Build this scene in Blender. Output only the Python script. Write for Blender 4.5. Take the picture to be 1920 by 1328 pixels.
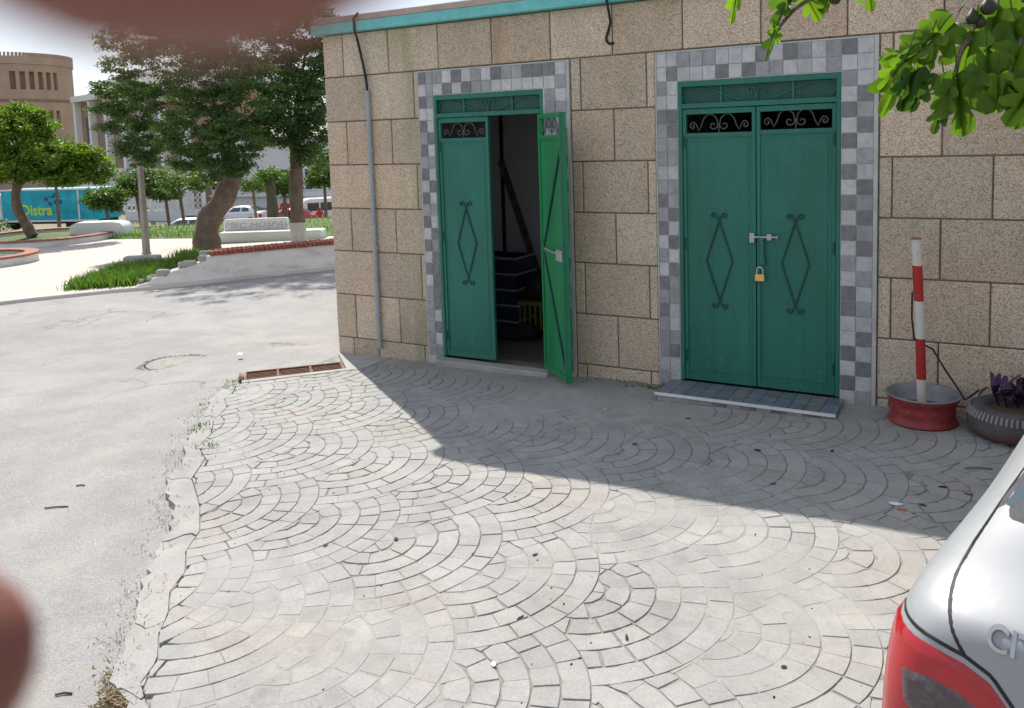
import bpy, bmesh, math, random
import numpy as np
from mathutils import Vector, Matrix
from mathutils.bvhtree import BVHTree
from mathutils.geometry import tessellate_polygon

random.seed(7); RNG = np.random.default_rng(7)
for o in list(bpy.data.objects): bpy.data.objects.remove(o, do_unlink=True)
scene = bpy.context.scene
COL = scene.collection
R = math.radians

# ------------------------------------------------------------------ camera
# world: x runs along the kiosk wall, y into it, z up; the kiosk corner stands at the origin
CAM = Vector((5.420, -6.078, 2.0))
AX = Vector((0.86866, 0.49436, -0.03209))     # camera right
AY = Vector((0.02064, -0.10194, -0.99458))    # camera down
AZ = Vector((-0.49498, 0.86328, -0.09875))    # camera forward
AZ.normalize(); AX = (AX - AZ*AX.dot(AZ)).normalized(); AY = AZ.cross(AX)
FPX, CXP, CYP = 1600.0, 960.0, 413.7
cam_d = bpy.data.cameras.new('camera'); cam = bpy.data.objects.new('camera', cam_d); COL.objects.link(cam)
cam.matrix_world = Matrix(((AX.x, -AY.x, -AZ.x, CAM.x), (AX.y, -AY.y, -AZ.y, CAM.y), (AX.z, -AY.z, -AZ.z, CAM.z), (0, 0, 0, 1)))
cam_d.sensor_fit = 'HORIZONTAL'; cam_d.sensor_width = 36.0; cam_d.lens = 30.0
cam_d.shift_y = -(664.0-CYP)/1920.0
cam_d.clip_start = 0.004; cam_d.clip_end = 3000
cam_d.dof.use_dof = True; cam_d.dof.focus_distance = 7.0; cam_d.dof.aperture_fstop = 13.0
scene.camera = cam
scene.render.resolution_x = 1024; scene.render.resolution_y = 708

# ------------------------------------------------------------------ sky, sun, exposure
SUN_TO = Vector((-2.55, 1.88, 3.02)).normalized()
world = bpy.data.worlds.new('World'); scene.world = world; world.use_nodes = True
wn = world.node_tree; bg = wn.nodes['Background']
sky = wn.nodes.new('ShaderNodeTexSky'); sky.sky_type = 'NISHITA'; sky.sun_disc = False
sky.sun_elevation = math.asin(SUN_TO.z); sky.sun_rotation = math.atan2(SUN_TO.x, SUN_TO.y)
sky.air_density = 1.0; sky.dust_density = 0.7; sky.ozone_density = 1.5
veil = wn.nodes.new('ShaderNodeMix'); veil.data_type = 'RGBA'; veil.inputs[0].default_value = 0.84      # thin even veil of high cloud over the whole sky
wn.links.new(sky.outputs[0], veil.inputs[6]); veil.inputs[7].default_value = (2.06, 2.15, 2.44, 1)
wn.links.new(veil.outputs[2], bg.inputs[0]); bg.inputs[1].default_value = 0.15
sd = bpy.data.lights.new('sun', 'SUN'); sd.energy = 3.1; sd.angle = R(0.55); sd.color = (1.0, 0.95, 0.87)
sun = bpy.data.objects.new('sun', sd); COL.objects.link(sun)
sun.rotation_euler = (-SUN_TO).to_track_quat('-Z', 'Y').to_euler(); sun.location = (-20, 15, 30)
scene.view_settings.view_transform = 'Standard'; scene.view_settings.look = 'None'
scene.view_settings.exposure = 1.1; scene.view_settings.gamma = 1.0
scene.view_settings.use_curve_mapping = False

# ------------------------------------------------------------------ helpers
def at(px, py, d):
    """world point that lies d metres in front of the camera on the line of sight (px, py)"""
    return CAM + (AX*((px-CXP)/FPX) + AY*((py-CYP)/FPX) + AZ)*d
def project(p):
    c = Vector(p)-CAM; z = c.dot(AZ)
    return (CXP+FPX*c.dot(AX)/z, CYP+FPX*c.dot(AY)/z, z) if z > 0.05 else (-9e3, -9e3, z)
SL = 0.0234
FWD = Vector((AZ.x, AZ.y)).normalized()
def sstep(a, b, x):
    t = min(1, max(0, (x-a)/(b-a))); return t*t*(3-2*t)
def gz(x, y):
    """height of the ground: tilts gently along the wall, falls away beyond the park"""
    s = (x-CAM.x)*FWD.x + (y-CAM.y)*FWD.y
    l = (x-CAM.x)*FWD.y - (y-CAM.y)*FWD.x
    near = SL*max(-19, min(12, x))
    return near + (-3.2-0.04*max(0, min(20, l+30))-near)*sstep(24.0, 43, s)
def sl(s, l):
    """ground point s metres ahead of the camera and l metres to its right"""
    x = CAM.x+s*FWD.x+l*FWD.y; y = CAM.y+s*FWD.y-l*FWD.x
    return Vector((x, y, gz(x, y)))
def on_ground(px, py):
    d = (AX*((px-CXP)/FPX) + AY*((py-CYP)/FPX) + AZ); t = (SL*CAM.x-CAM.z)/(d.z-SL*d.x)
    return CAM + d*t

def tag(o, label=None, cat=None, group=None, kind=None):
    if label: o['label'] = label
    if cat: o['category'] = cat
    if group: o['group'] = group
    if kind: o['kind'] = kind
    return o
def thing(name, label, cat, loc=(0, 0, 0), rotz=0.0, group=None):
    o = bpy.data.objects.new(name, None); COL.objects.link(o); o.empty_display_size = 0.1
    o.location = loc; o.rotation_euler = (0, 0, rotz)
    return tag(o, label, cat, group)
def mesh_obj(name, me, parent=None, loc=(0, 0, 0), mat=None):
    if mat is not None:
        me.materials.clear()
        for m in (mat if isinstance(mat, (list, tuple)) else [mat]): me.materials.append(m)
    o = bpy.data.objects.new(name, me); COL.objects.link(o); o.location = loc; o.parent = parent
    return o
class MB:
    def __init__(s): s.v = []; s.f = []; s.m = []
    def add(s, vs, fs, mi=0):
        n = len(s.v); s.v += [tuple(v) for v in vs]; s.f += [tuple(i+n for i in f) for f in fs]; s.m += [mi]*len(fs); return s
    def box(s, x0, x1, y0, y1, z0, z1, mi=0):
        return s.add([(x0,y0,z0),(x1,y0,z0),(x1,y1,z0),(x0,y1,z0),(x0,y0,z1),(x1,y0,z1),(x1,y1,z1),(x0,y1,z1)],
                     [(0,3,2,1),(4,5,6,7),(0,1,5,4),(1,2,6,5),(2,3,7,6),(3,0,4,7)], mi)
    def bbox(s, x0, x1, y0, y1, z0, z1, b, mi=0):
        """box with chamfered edges"""
        bm = bmesh.new(); r = bmesh.ops.create_cube(bm, size=1.0)
        for v in bm.verts: v.co = Vector(((x0+x1)/2+v.co.x*(x1-x0), (y0+y1)/2+v.co.y*(y1-y0), (z0+z1)/2+v.co.z*(z1-z0)))
        bmesh.ops.bevel(bm, geom=list(bm.edges), offset=b, segments=1, affect='EDGES', clamp_overlap=True)
        bm.verts.index_update(); s.add([v.co[:] for v in bm.verts], [[v.index for v in f.verts] for f in bm.faces], mi); bm.free(); return s
    def tube(s, pts, r, n=8, mi=0, cap=True):
        pts = [Vector(p) for p in pts]; N = len(pts); rs = r if isinstance(r, (list, tuple)) else [r]*N
        t = (pts[1]-pts[0]).normalized(); up = Vector((0, 0, 1)) if abs(t.z) < .9 else Vector((1, 0, 0))
        a = t.cross(up).normalized(); vs = []; fs = []
        for i, p in enumerate(pts):
            t = (pts[min(i+1, N-1)]-pts[max(i-1, 0)])
            if t.length < 1e-9: t = Vector((0,0,1))
            t.normalize(); a = a - t*a.dot(t)
            a = a.normalized() if a.length > 1e-6 else t.orthogonal().normalized()
            b = t.cross(a)
            for k in range(n):
                q = 2*math.pi*k/n; vs.append(p + (a*math.cos(q)+b*math.sin(q))*rs[i])
        for i in range(N-1):
            for k in range(n):
                k2 = (k+1) % n; fs.append((i*n+k, i*n+k2, (i+1)*n+k2, (i+1)*n+k))
        if cap: fs.append(tuple(range(n-1, -1, -1))); fs.append(tuple((N-1)*n+k for k in range(n)))
        return s.add(vs, fs, mi)
    def lathe(s, prof, n=32, c=(0, 0, 0), mi=0, axis='z'):
        vs = []; fs = []; M = len(prof)
        for k in range(n):
            q = 2*math.pi*k/n
            for (r, h) in prof:
                v = (r*math.cos(q), r*math.sin(q), h)
                if axis == 'x': v = (h, v[0], v[1])
                elif axis == 'y': v = (v[0], h, v[1])
                vs.append((v[0]+c[0], v[1]+c[1], v[2]+c[2]))
        for k in range(n):
            k2 = (k+1) % n
            for i in range(M-1): fs.append((k*M+i, k2*M+i, k2*M+i+1, k*M+i+1))
        return s.add(vs, fs, mi)
    def prism(s, poly, h0, h1, mi=0, fn=None):
        """extrude polygon (list of 2-D points); fn(x, y, h) -> 3-D"""
        fn = fn or (lambda x, y, h: (x, y, h)); n = len(poly)
        vs = [fn(p[0], p[1], h0) for p in poly] + [fn(p[0], p[1], h1) for p in poly]
        fs = [tuple(range(n-1, -1, -1)), tuple(range(n, 2*n))] + [(i, (i+1) % n, n+(i+1) % n, n+i) for i in range(n)]
        return s.add(vs, fs, mi)
    def xf(s, M): s.v = [tuple(M @ Vector(v)) for v in s.v]; return s
    def mesh(s, name, mat, smooth=None):
        me = bpy.data.meshes.new(name); me.from_pydata(s.v, [], s.f); 
        for m in (mat if isinstance(mat, (list, tuple)) else [mat]): me.materials.append(m)
        if any(s.m): me.polygons.foreach_set('material_index', s.m)
        bm = bmesh.new(); bm.from_mesh(me); bmesh.ops.recalc_face_normals(bm, faces=bm.faces)
        if smooth is not None:
            for f in bm.faces: f.smooth = True
            for e in bm.edges:
                if len(e.link_faces) == 2 and e.calc_face_angle(0) > R(smooth): e.smooth = False
        bm.to_mesh(me); bm.free(); return me
    def build(s, name, mat, parent=None, loc=(0, 0, 0), smooth=None):
        return mesh_obj(name, s.mesh(name, mat, smooth), parent, loc)
def copy_tree(o, parent=None):
    c = o.copy(); COL.objects.link(c); c.parent = parent
    for ch in list(o.children): copy_tree(ch, c)
    return c
def text_geo(txt, size, depth, bold=0.0):
    cu = bpy.data.curves.new('lettering', 'FONT'); cu.body = txt; cu.size = size; cu.extrude = depth; cu.offset = bold; cu.align_x = 'CENTER'; cu.resolution_u = 6
    ob = bpy.data.objects.new('lettering', cu); COL.objects.link(ob)
    dg = bpy.context.evaluated_depsgraph_get(); me = bpy.data.meshes.new_from_object(ob.evaluated_get(dg))
    vs = [v.co.copy() for v in me.vertices]; fs = [tuple(p.vertices) for p in me.polygons]
    bpy.data.objects.remove(ob); bpy.data.meshes.remove(me); bpy.data.curves.remove(cu)
    return vs, fs

# ------------------------------------------------------------------ materials
class NT:
    def __init__(s, name):
        s.m = bpy.data.materials.new(name); s.m.use_nodes = True; s.t = s.m.node_tree; s.b = s.t.nodes['Principled BSDF']
        s.pos = None
    def n(s, ty, **kw):
        nd = s.t.nodes.new(ty)
        for k, v in kw.items():
            if isinstance(v, bpy.types.NodeSocket): s.t.links.new(v, nd.inputs[k])
            elif k in nd.inputs: nd.inputs[k].default_value = v
            else: setattr(nd, k, v)
        return nd
    def wpos(s):
        if not s.pos: s.pos = s.n('ShaderNodeNewGeometry').outputs['Position']
        return s.pos
    def opos(s): return s.n('ShaderNodeTexCoord').outputs['Object']
    def noise(s, scale, detail=4, rough=.55, vec=None, dist=0.0):
        return s.n('ShaderNodeTexNoise', Vector=vec or s.wpos(), Scale=scale, Detail=detail, Roughness=rough, Distortion=dist).outputs['Fac']
    def vor(s, scale, vec=None, feature='F1', out='Distance'):
        nd = s.n('ShaderNodeTexVoronoi', Vector=vec or s.wpos(), Scale=scale); nd.feature = feature; return nd.outputs[out]
    def mul(s, vec, v):
        return s.n('ShaderNodeVectorMath', operation='MULTIPLY', **{}) if False else s._vm(vec, v)
    def _vm(s, vec, v):
        nd = s.t.nodes.new('ShaderNodeVectorMath'); nd.operation = 'MULTIPLY'; s.t.links.new(vec, nd.inputs[0]); nd.inputs[1].default_value = v; return nd.outputs[0]
    def ramp(s, fac, stops, interp='LINEAR'):
        nd = s.t.nodes.new('ShaderNodeValToRGB'); cr = nd.color_ramp; cr.interpolation = interp
        while len(cr.elements) < len(stops): cr.elements.new(.5)
        for e, (p, c) in zip(cr.elements, stops): e.position = p; e.color = (c, c, c, 1) if not isinstance(c, (tuple, list)) else (*c[:3], 1)
        s.t.links.new(fac, nd.inputs[0]); return nd.outputs[0]
    def mix(s, fac, a, b, mode='MIX'):
        nd = s.t.nodes.new('ShaderNodeMix'); nd.data_type = 'RGBA'; nd.blend_type = mode; nd.clamp_factor = True
        for ix, v in ((0, fac), (6, a), (7, b)):
            sock = nd.inputs[ix]
            if isinstance(v, bpy.types.NodeSocket): s.t.links.new(v, sock)
            elif isinstance(v, (tuple, list)): sock.default_value = (*v[:3], 1)
            else: sock.default_value = float(v) if ix == 0 else (v, v, v, 1)
        return nd.outputs[2]
    def math(s, op, a, b=0.0, clamp=False):
        nd = s.t.nodes.new('ShaderNodeMath'); nd.operation = op; nd.use_clamp = clamp
        for i, v in enumerate((a, b)):
            if isinstance(v, bpy.types.NodeSocket): s.t.links.new(v, nd.inputs[i])
            else: nd.inputs[i].default_value = v
        return nd.outputs[0]
    def attr(s, name): return s.n('ShaderNodeAttribute', attribute_name=name).outputs['Fac']
    def rnd(s): return s.n('ShaderNodeObjectInfo').outputs['Random']
    def sep(s, vec): return s.n('ShaderNodeSeparateXYZ', Vector=vec).outputs
    def bump(s, h, strength=.3, dist=.01):
        nd = s.n('ShaderNodeBump', Height=h, Strength=strength, Distance=dist); s.t.links.new(nd.outputs[0], s.b.inputs['Normal']); return nd
    def set(s, color=None, rough=None, metal=None, spec=None):
        for k, v in (('Base Color', color), ('Roughness', rough), ('Metallic', metal), ('Specular IOR Level', spec)):
            if v is None: continue
            if isinstance(v, bpy.types.NodeSocket): s.t.links.new(v, s.b.inputs[k])
            elif k == 'Base Color': s.b.inputs[k].default_value = (*v[:3], 1)
            else: s.b.inputs[k].default_value = v
        return s.m
def vary(name, base, amt=.25, scale=6, rough=.8, bump=.15, fine=60, metal=0, spec=.3, obj=False, bdist=.01):
    """base colour broken up by two noises, a little relief"""
    t = NT(name); v = t.opos() if obj else None
    a = t.noise(scale, 5, .6, v); b = t.noise(fine, 3, .6, v)
    f = t.math('ADD', t.math('MULTIPLY', a, .65), t.math('MULTIPLY', b, .35))
    lo = tuple(c*(1-amt) for c in base); hi = tuple(min(1, c*(1+amt)) for c in base)
    t.set(t.ramp(f, [(.3, lo), (.7, hi)]), rough, metal, spec)
    if bump: t.bump(b, bump, bdist)
    return t.m
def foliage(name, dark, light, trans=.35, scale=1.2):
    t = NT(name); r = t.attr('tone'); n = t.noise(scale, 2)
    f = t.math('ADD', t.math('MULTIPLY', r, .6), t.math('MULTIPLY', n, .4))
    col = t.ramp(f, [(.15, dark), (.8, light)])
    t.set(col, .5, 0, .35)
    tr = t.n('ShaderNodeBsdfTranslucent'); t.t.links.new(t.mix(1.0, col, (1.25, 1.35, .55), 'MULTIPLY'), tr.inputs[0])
    mx = t.n('ShaderNodeMixShader'); mx.inputs[0].default_value = trans
    t.t.links.new(t.b.outputs[0], mx.inputs[1]); t.t.links.new(tr.outputs[0], mx.inputs[2])
    t.t.links.new(mx.outputs[0], t.t.nodes['Material Output'].inputs[0])
    return t.m
M = {}
# washed-aggregate stone blocks
t = NT('washed_stone'); p = t.wpos()
sp = t.vor(185, out='Color'); spd = t.sep(sp)[0]
grain = t.ramp(spd, [(0, (.20, .16, .118)), (.12, (.35, .288, .212)), (.32, (.53, .445, .338)), (.75, (.615, .525, .405)), (1, (.73, .655, .53))])
big = t.noise(1.3, 4); grain = t.mix(t.ramp(big, [(.35, 0.0), (.7, .45)]), grain, t.mix(1, grain, (1.08, .93, .83), 'MULTIPLY'))
rn = t.rnd(); grain = t.mix(1, grain, t.ramp(rn, [(0, .84), (.5, .99), (1, 1.10)]), 'MULTIPLY'); grain = t.mix(t.math('MULTIPLY', t.math('FRACT', t.math('MULTIPLY', rn, 7.3)), .5), grain, t.mix(1, grain, (1.06, .94, .84), 'MULTIPLY'))
soot = t.ramp(t.noise(2.2, 5, .65, t._vm(p, (1, 1, .6))), [(.5, 0), (.78, 1)]); grain = t.mix(t.math('MULTIPLY', soot, .3), grain, (.20, .165, .12))
xz = t.sep(p)
# green run-off stains and rusty streaks with shapes of their own
sn = t.noise(1.0, 3, vec=t._vm(p, (6.0, 6, .7)))
gx = t.math('SUBTRACT', 1, t.math('MULTIPLY', t.math('ABSOLUTE', t.math('SUBTRACT', xz[0], .93)), 5.5), True)
grain = t.mix(t.math('MULTIPLY', t.math('MULTIPLY', gx, t.ramp(sn, [(.35, 0), (.62, 1)])), .55), grain, (.16, .24, .11))
gm = t.ramp(t.noise(.9, 4, vec=t._vm(p, (1.6, 1, 1))), [(.55, 0), (.72, 1)])
grain = t.mix(t.math('MULTIPLY', gm, .35), grain, (.17, .18, .09))
rust = t.ramp(t.noise(1.0, 4, vec=t._vm(p, (4.5, 4, .6))), [(.60, 0), (.75, 1)])
rust = t.math('MULTIPLY', rust, t.ramp(xz[2], [(.0, 0), (1, 1)]))
hi = t.math('GREATER_THAN', xz[2], 2.45); grain = t.mix(t.math('MULTIPLY', t.math('MULTIPLY', rust, hi), .55), grain, (.30, .14, .06))
t.set(grain, .9, 0, .2); t.bump(spd, .35, .004); M['stone'] = t.m
M['mortar'] = vary('wall_joint', (.20, .155, .115), .4, 9, .95)
M['plaster'] = vary('plaster_grey', (.62, .61, .60), .12, 3, .9)
M['turq'] = vary('turquoise_paint', (.16, .50, .48), .22, 7, .7, .2, 40)
M['redroof'] = vary('pink_roof_render', (.44, .34, .29), .25, 5, .85)
# tiles
def tilemat(name, c, d):
    t = NT(name); n = t.noise(16, 6, .65, dist=.6); k = t.mix(1, t.ramp(n, [(.3, tuple(x*(1-d) for x in c)), (.7, tuple(x*(1+d) for x in c))]), t.ramp(t.rnd(), [(0, .88), (1, 1.1)]), 'MULTIPLY')
    t.set(k, t.ramp(n, [(.3, .2), (.7, .38)]), 0, .5); t.bump(n, .08, .002); return t.m
M['tile0'] = tilemat('tile_light', (.47, .47, .465), .18); M['tile1'] = tilemat('tile_mid', (.30, .30, .302), .2); M['tile2'] = tilemat('tile_dark', (.175, .176, .18), .24)
M['tileS'] = tilemat('tile_slate', (.15, .175, .21), .2)
M['grout'] = vary('tile_grout', (.55, .55, .54), .15, 8, .9)
M['caulk'] = vary('pale_render_edge', (.46, .47, .44), .2, 8, .9)
def steelpaint(name, c, wear=.5):
    t = NT(name); n = t.noise(2.2, 5, .6, t._vm(t.wpos(), (1, 1, .35))); f = t.noise(45, 4)
    col = t.ramp(t.math('ADD', t.math('MULTIPLY', n, .6), t.math('MULTIPLY', t.noise(5, 5, .7, t._vm(t.wpos(), (3, 3, .25))), .4)), [(.3, tuple(x*.70 for x in c)), (.5, c), (.7, tuple(x*1.22+.006 for x in c))])
    chip = t.ramp(t.noise(26, 6, .75), [(.66, 0), (.70, 1)]); col = t.mix(t.math('MULTIPLY', chip, .35), col, tuple(x*.35+.03 for x in c))
    dust = t.ramp(f, [(.55, 0), (.8, 1)]); z = t.sep(t.wpos())[2]
    low = t.ramp(z, [(.12, 1), (.42, 0)])
    col = t.mix(t.math('MULTIPLY', t.math('MULTIPLY', low, dust), wear), col, (.20, .19, .15))
    col = t.mix(t.math('MULTIPLY', dust, .10), col, (.35, .38, .33))
    t.set(col, t.ramp(n, [(.3, .38), (.7, .58)]), 0, .4); t.bump(t.noise(3.5, 3), .22, .012); return t.m
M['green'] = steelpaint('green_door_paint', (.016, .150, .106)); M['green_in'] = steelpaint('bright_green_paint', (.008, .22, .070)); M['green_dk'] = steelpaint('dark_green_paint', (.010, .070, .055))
M['iron'] = vary('weathered_iron', (.085, .09, .078), .3, 20, .6, .1); M['zinc'] = vary('zinc_steel', (.42, .44, .43), .25, 12, .45, .05, metal=.6)
M['brass'] = vary('brass', (.72, .46, .16), .15, 30, .35, .03, metal=.85)
M['dark'] = vary('dark_void', (.02, .02, .022), .3, 5, .9)
M['pipe'] = vary('grey_pvc', (.33, .36, .37), .18, 6, .55, .05)
M['cable'] = vary('black_cable', (.018, .017, .017), .3, 20, .6)
# ground surfaces
t = NT('stamped_concrete'); p = t.wpos(); tone = t.attr('tone')
n1 = t.noise(.55, 5, .55); n2 = t.noise(6, 5, .65); n3 = t.noise(85, 3, .6)
c = t.ramp(t.math('ADD', t.math('MULTIPLY', n2, .6), t.math('MULTIPLY', t.noise(1.6, 6, .7), .4)), [(.3, (.245, .242, .232)), (.5, (.33, .325, .31)), (.68, (.39, .382, .36))])
c = t.mix(1, c, t.ramp(tone, [(0, .92), (1, 1.06)]), 'MULTIPLY')
c = t.mix(1, c, t.ramp(n3, [(.3, .86), (.62, 1.05)]), 'MULTIPLY')
pk = t.ramp(t.noise(1.1, 4, .6, t._vm(p, (1, 1.5, 1))), [(.52, 0), (.70, 1)])
c = t.mix(t.math('MULTIPLY', pk, .45), c, t.mix(1, c, (1.10, .92, .80), 'MULTIPLY'))
gr = t.ramp(n1, [(.45, 0), (.68, 1)]); c = t.mix(t.math('MULTIPLY', gr, .3), c, (.40, .40, .39))
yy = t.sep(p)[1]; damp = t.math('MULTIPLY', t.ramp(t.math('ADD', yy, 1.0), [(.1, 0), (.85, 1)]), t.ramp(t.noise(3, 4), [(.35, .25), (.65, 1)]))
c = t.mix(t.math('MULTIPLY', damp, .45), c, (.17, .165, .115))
sp = t.ramp(t.vor(9, out='Distance'), [(.035, 1), (.06, 0)]); c = t.mix(t.math('MULTIPLY', sp, .5), c, (.10, .09, .08))
t.set(c, .88, 0, .25); t.bump(t.math('ADD', n3, t.math('MULTIPLY', n2, 1.5)), .22, .004); M['pave'] = t.m
t = NT('joint_fill'); wn_ = t.attr('worn'); nn = t.noise(25, 3)
c = t.mix(wn_, t.ramp(nn, [(.3, (.20, .19, .17)), (.7, (.285, .272, .245))]), t.ramp(nn, [(.3, (.29, .285, .265)), (.7, (.37, .36, .335))])); t.set(c, .95, 0, .1); M['joint'] = t.m
t = NT('asphalt_dusty'); p = t.wpos(); n1 = t.noise(.35, 5, .6); n2 = t.noise(3, 5, .65); n3 = t.noise(120, 2, .7); n4 = t.vor(210, out='Color')
c = t.ramp(t.math('ADD', t.math('MULTIPLY', n1, .5), t.math('MULTIPLY', n2, .5)), [(.32, (.245, .243, .238)), (.68, (.355, .348, .337))])
c = t.mix(1, c, t.ramp(t.sep(n4)[0], [(0, .74), (.5, 1.0), (1, 1.2)]), 'MULTIPLY')
dk = t.ramp(t.noise(.8, 5, .6, t._vm(p, (1, 1.8, 1))), [(.56, 0), (.70, 1)]); c = t.mix(t.math('MULTIPLY', dk, .35), c, (.19, .185, .18))
sand = t.ramp(t.noise(1.4, 4), [(.52, 0), (.7, 1)]); c = t.mix(t.math('MULTIPLY', sand, .4), c, (.39, .36, .315))
wp = t.n('ShaderNodeVectorMath', operation='ADD'); t.t.links.new(p, wp.inputs[0]); nv3 = t.n('ShaderNodeTexNoise', Vector=p, Scale=1.7, Detail=4.0); t.t.links.new(nv3.outputs['Color'], wp.inputs[1])
ck = t.vor(.42, wp.outputs[0], 'DISTANCE_TO_EDGE'); ck = t.math('MULTIPLY', t.ramp(ck, [(.0, 1), (.010, 0)]), t.ramp(t.noise(.5, 2), [(.48, 0), (.56, 1)])); c = t.mix(t.math('MULTIPLY', ck, .55), c, (.10, .098, .095))
t.set(c, .92, 0, .2); t.bump(t.math('ADD', t.sep(n4)[0], n3), .3, .004); M['road'] = t.m
M['parkpave'] = vary('pale_paving', (.50, .45, .40), .14, 1.5, .9, .2, 40)
M['soil'] = vary('soil', (.12, .085, .055), .35, 6, .95, .5, 50)
M['dirt'] = vary('dry_debris', (.24, .165, .105), .45, 14, .95, .6, 90)
M['earth'] = vary('ground_earth', (.20, .18, .12), .3, .4, .95, .3, 6)
M['lawnbase'] = vary('lawn_soil', (.085, .13, .035), .35, 2, .95, .4, 30)
M['conc'] = vary('concrete_grey', (.36, .35, .32), .22, 4, .9, .3, 50)
M['white'] = vary('whitewash', (.72, .72, .70), .12, 2.5, .85, .2, 30)
t = NT('stained_whitewash'); n = t.noise(3, 5, .65, t._vm(t.wpos(), (1, 1, 2.5))); f = t.noise(30, 4)
c = t.ramp(n, [(.28, (.52, .50, .46)), (.5, (.70, .69, .66)), (.75, (.76, .755, .73))]); t.set(c, .9, 0, .2); t.bump(f, .3, .01); M['whitestain'] = t.m
M['brick'] = vary('red_brick', (.29, .095, .065), .35, 9, .9, .25, 50); M['redcap'] = vary('red_painted_cap', (.33, .15, .11), .3, 5, .85, .2)
M['bark'] = vary('bark', (.17, .135, .10), .45, 9, .95, 1.0, 40, bdist=.05); M['barkpale'] = vary('lime_washed_bark', (.45, .44, .38), .25, 9, .95, .7, 40, bdist=.03); M['barkred'] = vary('warm_bark', (.20, .145, .105), .45, 7, .95, 1.0, 34, bdist=.06)
M['leafdark'] = foliage('leaves_dark', (.028, .072, .020), (.125, .21, .055), .42); M['leafbright'] = foliage('leaves_bright', (.055, .12, .012), (.21, .31, .035), .45); M['leafmid'] = foliage('leaves_mid', (.035, .085, .018), (.13, .21, .035), .4)
M['grass'] = foliage('grass_blades', (.045, .11, .012), (.15, .27, .04), .35, 2); M['straw'] = foliage('dry_straw', (.20, .14, .08), (.46, .37, .24), .15, 2)
M['fig'] = foliage('fig_leaves', (.024, .075, .010), (.165, .29, .018), .5, 3)
_n = M['fig'].node_tree; _bs = _n.nodes['Principled BSDF']; _lk = _bs.inputs['Base Color'].links[0].from_socket
_at = _n.nodes.new('ShaderNodeAttribute'); _at.attribute_name = 'vein'; _rp = _n.nodes.new('ShaderNodeValToRGB'); _rp.color_ramp.elements[0].color = (1, 1, 1, 1); _rp.color_ramp.elements[1].position = .035; _rp.color_ramp.elements[1].color = (0, 0, 0, 1)
_n.links.new(_at.outputs['Fac'], _rp.inputs[0]); _mx = _n.nodes.new('ShaderNodeMix'); _mx.data_type = 'RGBA'; _n.links.new(_rp.outputs[0], _mx.inputs[0]); _n.links.new(_lk, _mx.inputs[6]); _mx.inputs[7].default_value = (.20, .30, .09, 1); _n.links.new(_mx.outputs[2], _bs.inputs['Base Color'])
M['purple'] = foliage('purple_leaves', (.018, .008, .030), (.075, .035, .095), .12, 8)
M['tan'] = vary('tan_stone', (.39, .295, .215), .18, .6, .9, .15, 8); M['tan2'] = vary('tan_stone_dark', (.25, .17, .11), .2, 1, .9)
M['farwhite'] = vary('far_white_render', (.70, .69, .68), .07, .5, .9, .1, 4); M['fargrey'] = vary('far_grey_render', (.66, .65, .64), .07, .5, .9); M['brownbay'] = vary('brown_bay', (.30, .21, .14), .2, 1, .9)
M['glassdk'] = vary('dark_window', (.035, .04, .05), .3, 2, .15, 0, spec=.6)
def paint(name, c, rough=.28, metal=0.0, coat=.6):
    t = NT(name); n = t.noise(3, 4); t.set(t.ramp(n, [(.3, tuple(x*.95 for x in c)), (.7, tuple(min(1, x*1.05) for x in c))]), t.ramp(t.noise(40, 3), [(.3, rough), (.75, rough+.12)]), metal, .5)
    t.b.inputs['Coat Weight'].default_value = coat; t.b.inputs['Coat Roughness'].default_value = .08; return t.m
M['silver'] = paint('silver_car_paint', (.28, .292, .305), .45, .12, .25); M['carwhite'] = paint('white_car_paint', (.72, .73, .74)); M['carblue'] = paint('pale_blue_car_paint', (.40, .52, .60)); M['carred'] = paint('red_car_paint', (.45, .03, .03))
M['glass'] = vary('tinted_glass', (.045, .07, .085), .25, 3, .06, 0, spec=.8); M['rubber'] = vary('rubber', (.022, .021, .021), .3, 12, .85, .2); M['blackpl'] = vary('black_plastic', (.018, .017, .02), .3, 20, .6); M['greypl'] = vary('grey_trim', (.085, .08, .088), .2, 20, .75, spec=.1)
M['chrome'] = vary('chrome', (.45, .45, .44), .1, 20, .22, 0, metal=.9)
t = NT('red_lens'); n = t.noise(6, 4); t.set(t.ramp(n, [(.3, (.27, .006, .012)), (.7, (.40, .014, .020))]), .16, 0, .5)
wv = t.n('ShaderNodeTexWave', Vector=t.opos(), Scale=42.0, Distortion=.0); wv.bands_direction = 'Z'; t.bump(wv.outputs['Fac'], .06, .002); t.b.inputs['Coat Weight'].default_value = .15; M['lens'] = t.m
t = NT('smoked_lens'); n = t.noise(55, 4, .7); t.set(t.ramp(n, [(.35, (.060, .040, .045)), (.62, (.10, .075, .08)), (.74, (.30, .25, .25))]), .2, 0, .5); M['smoke'] = t.m

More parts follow.
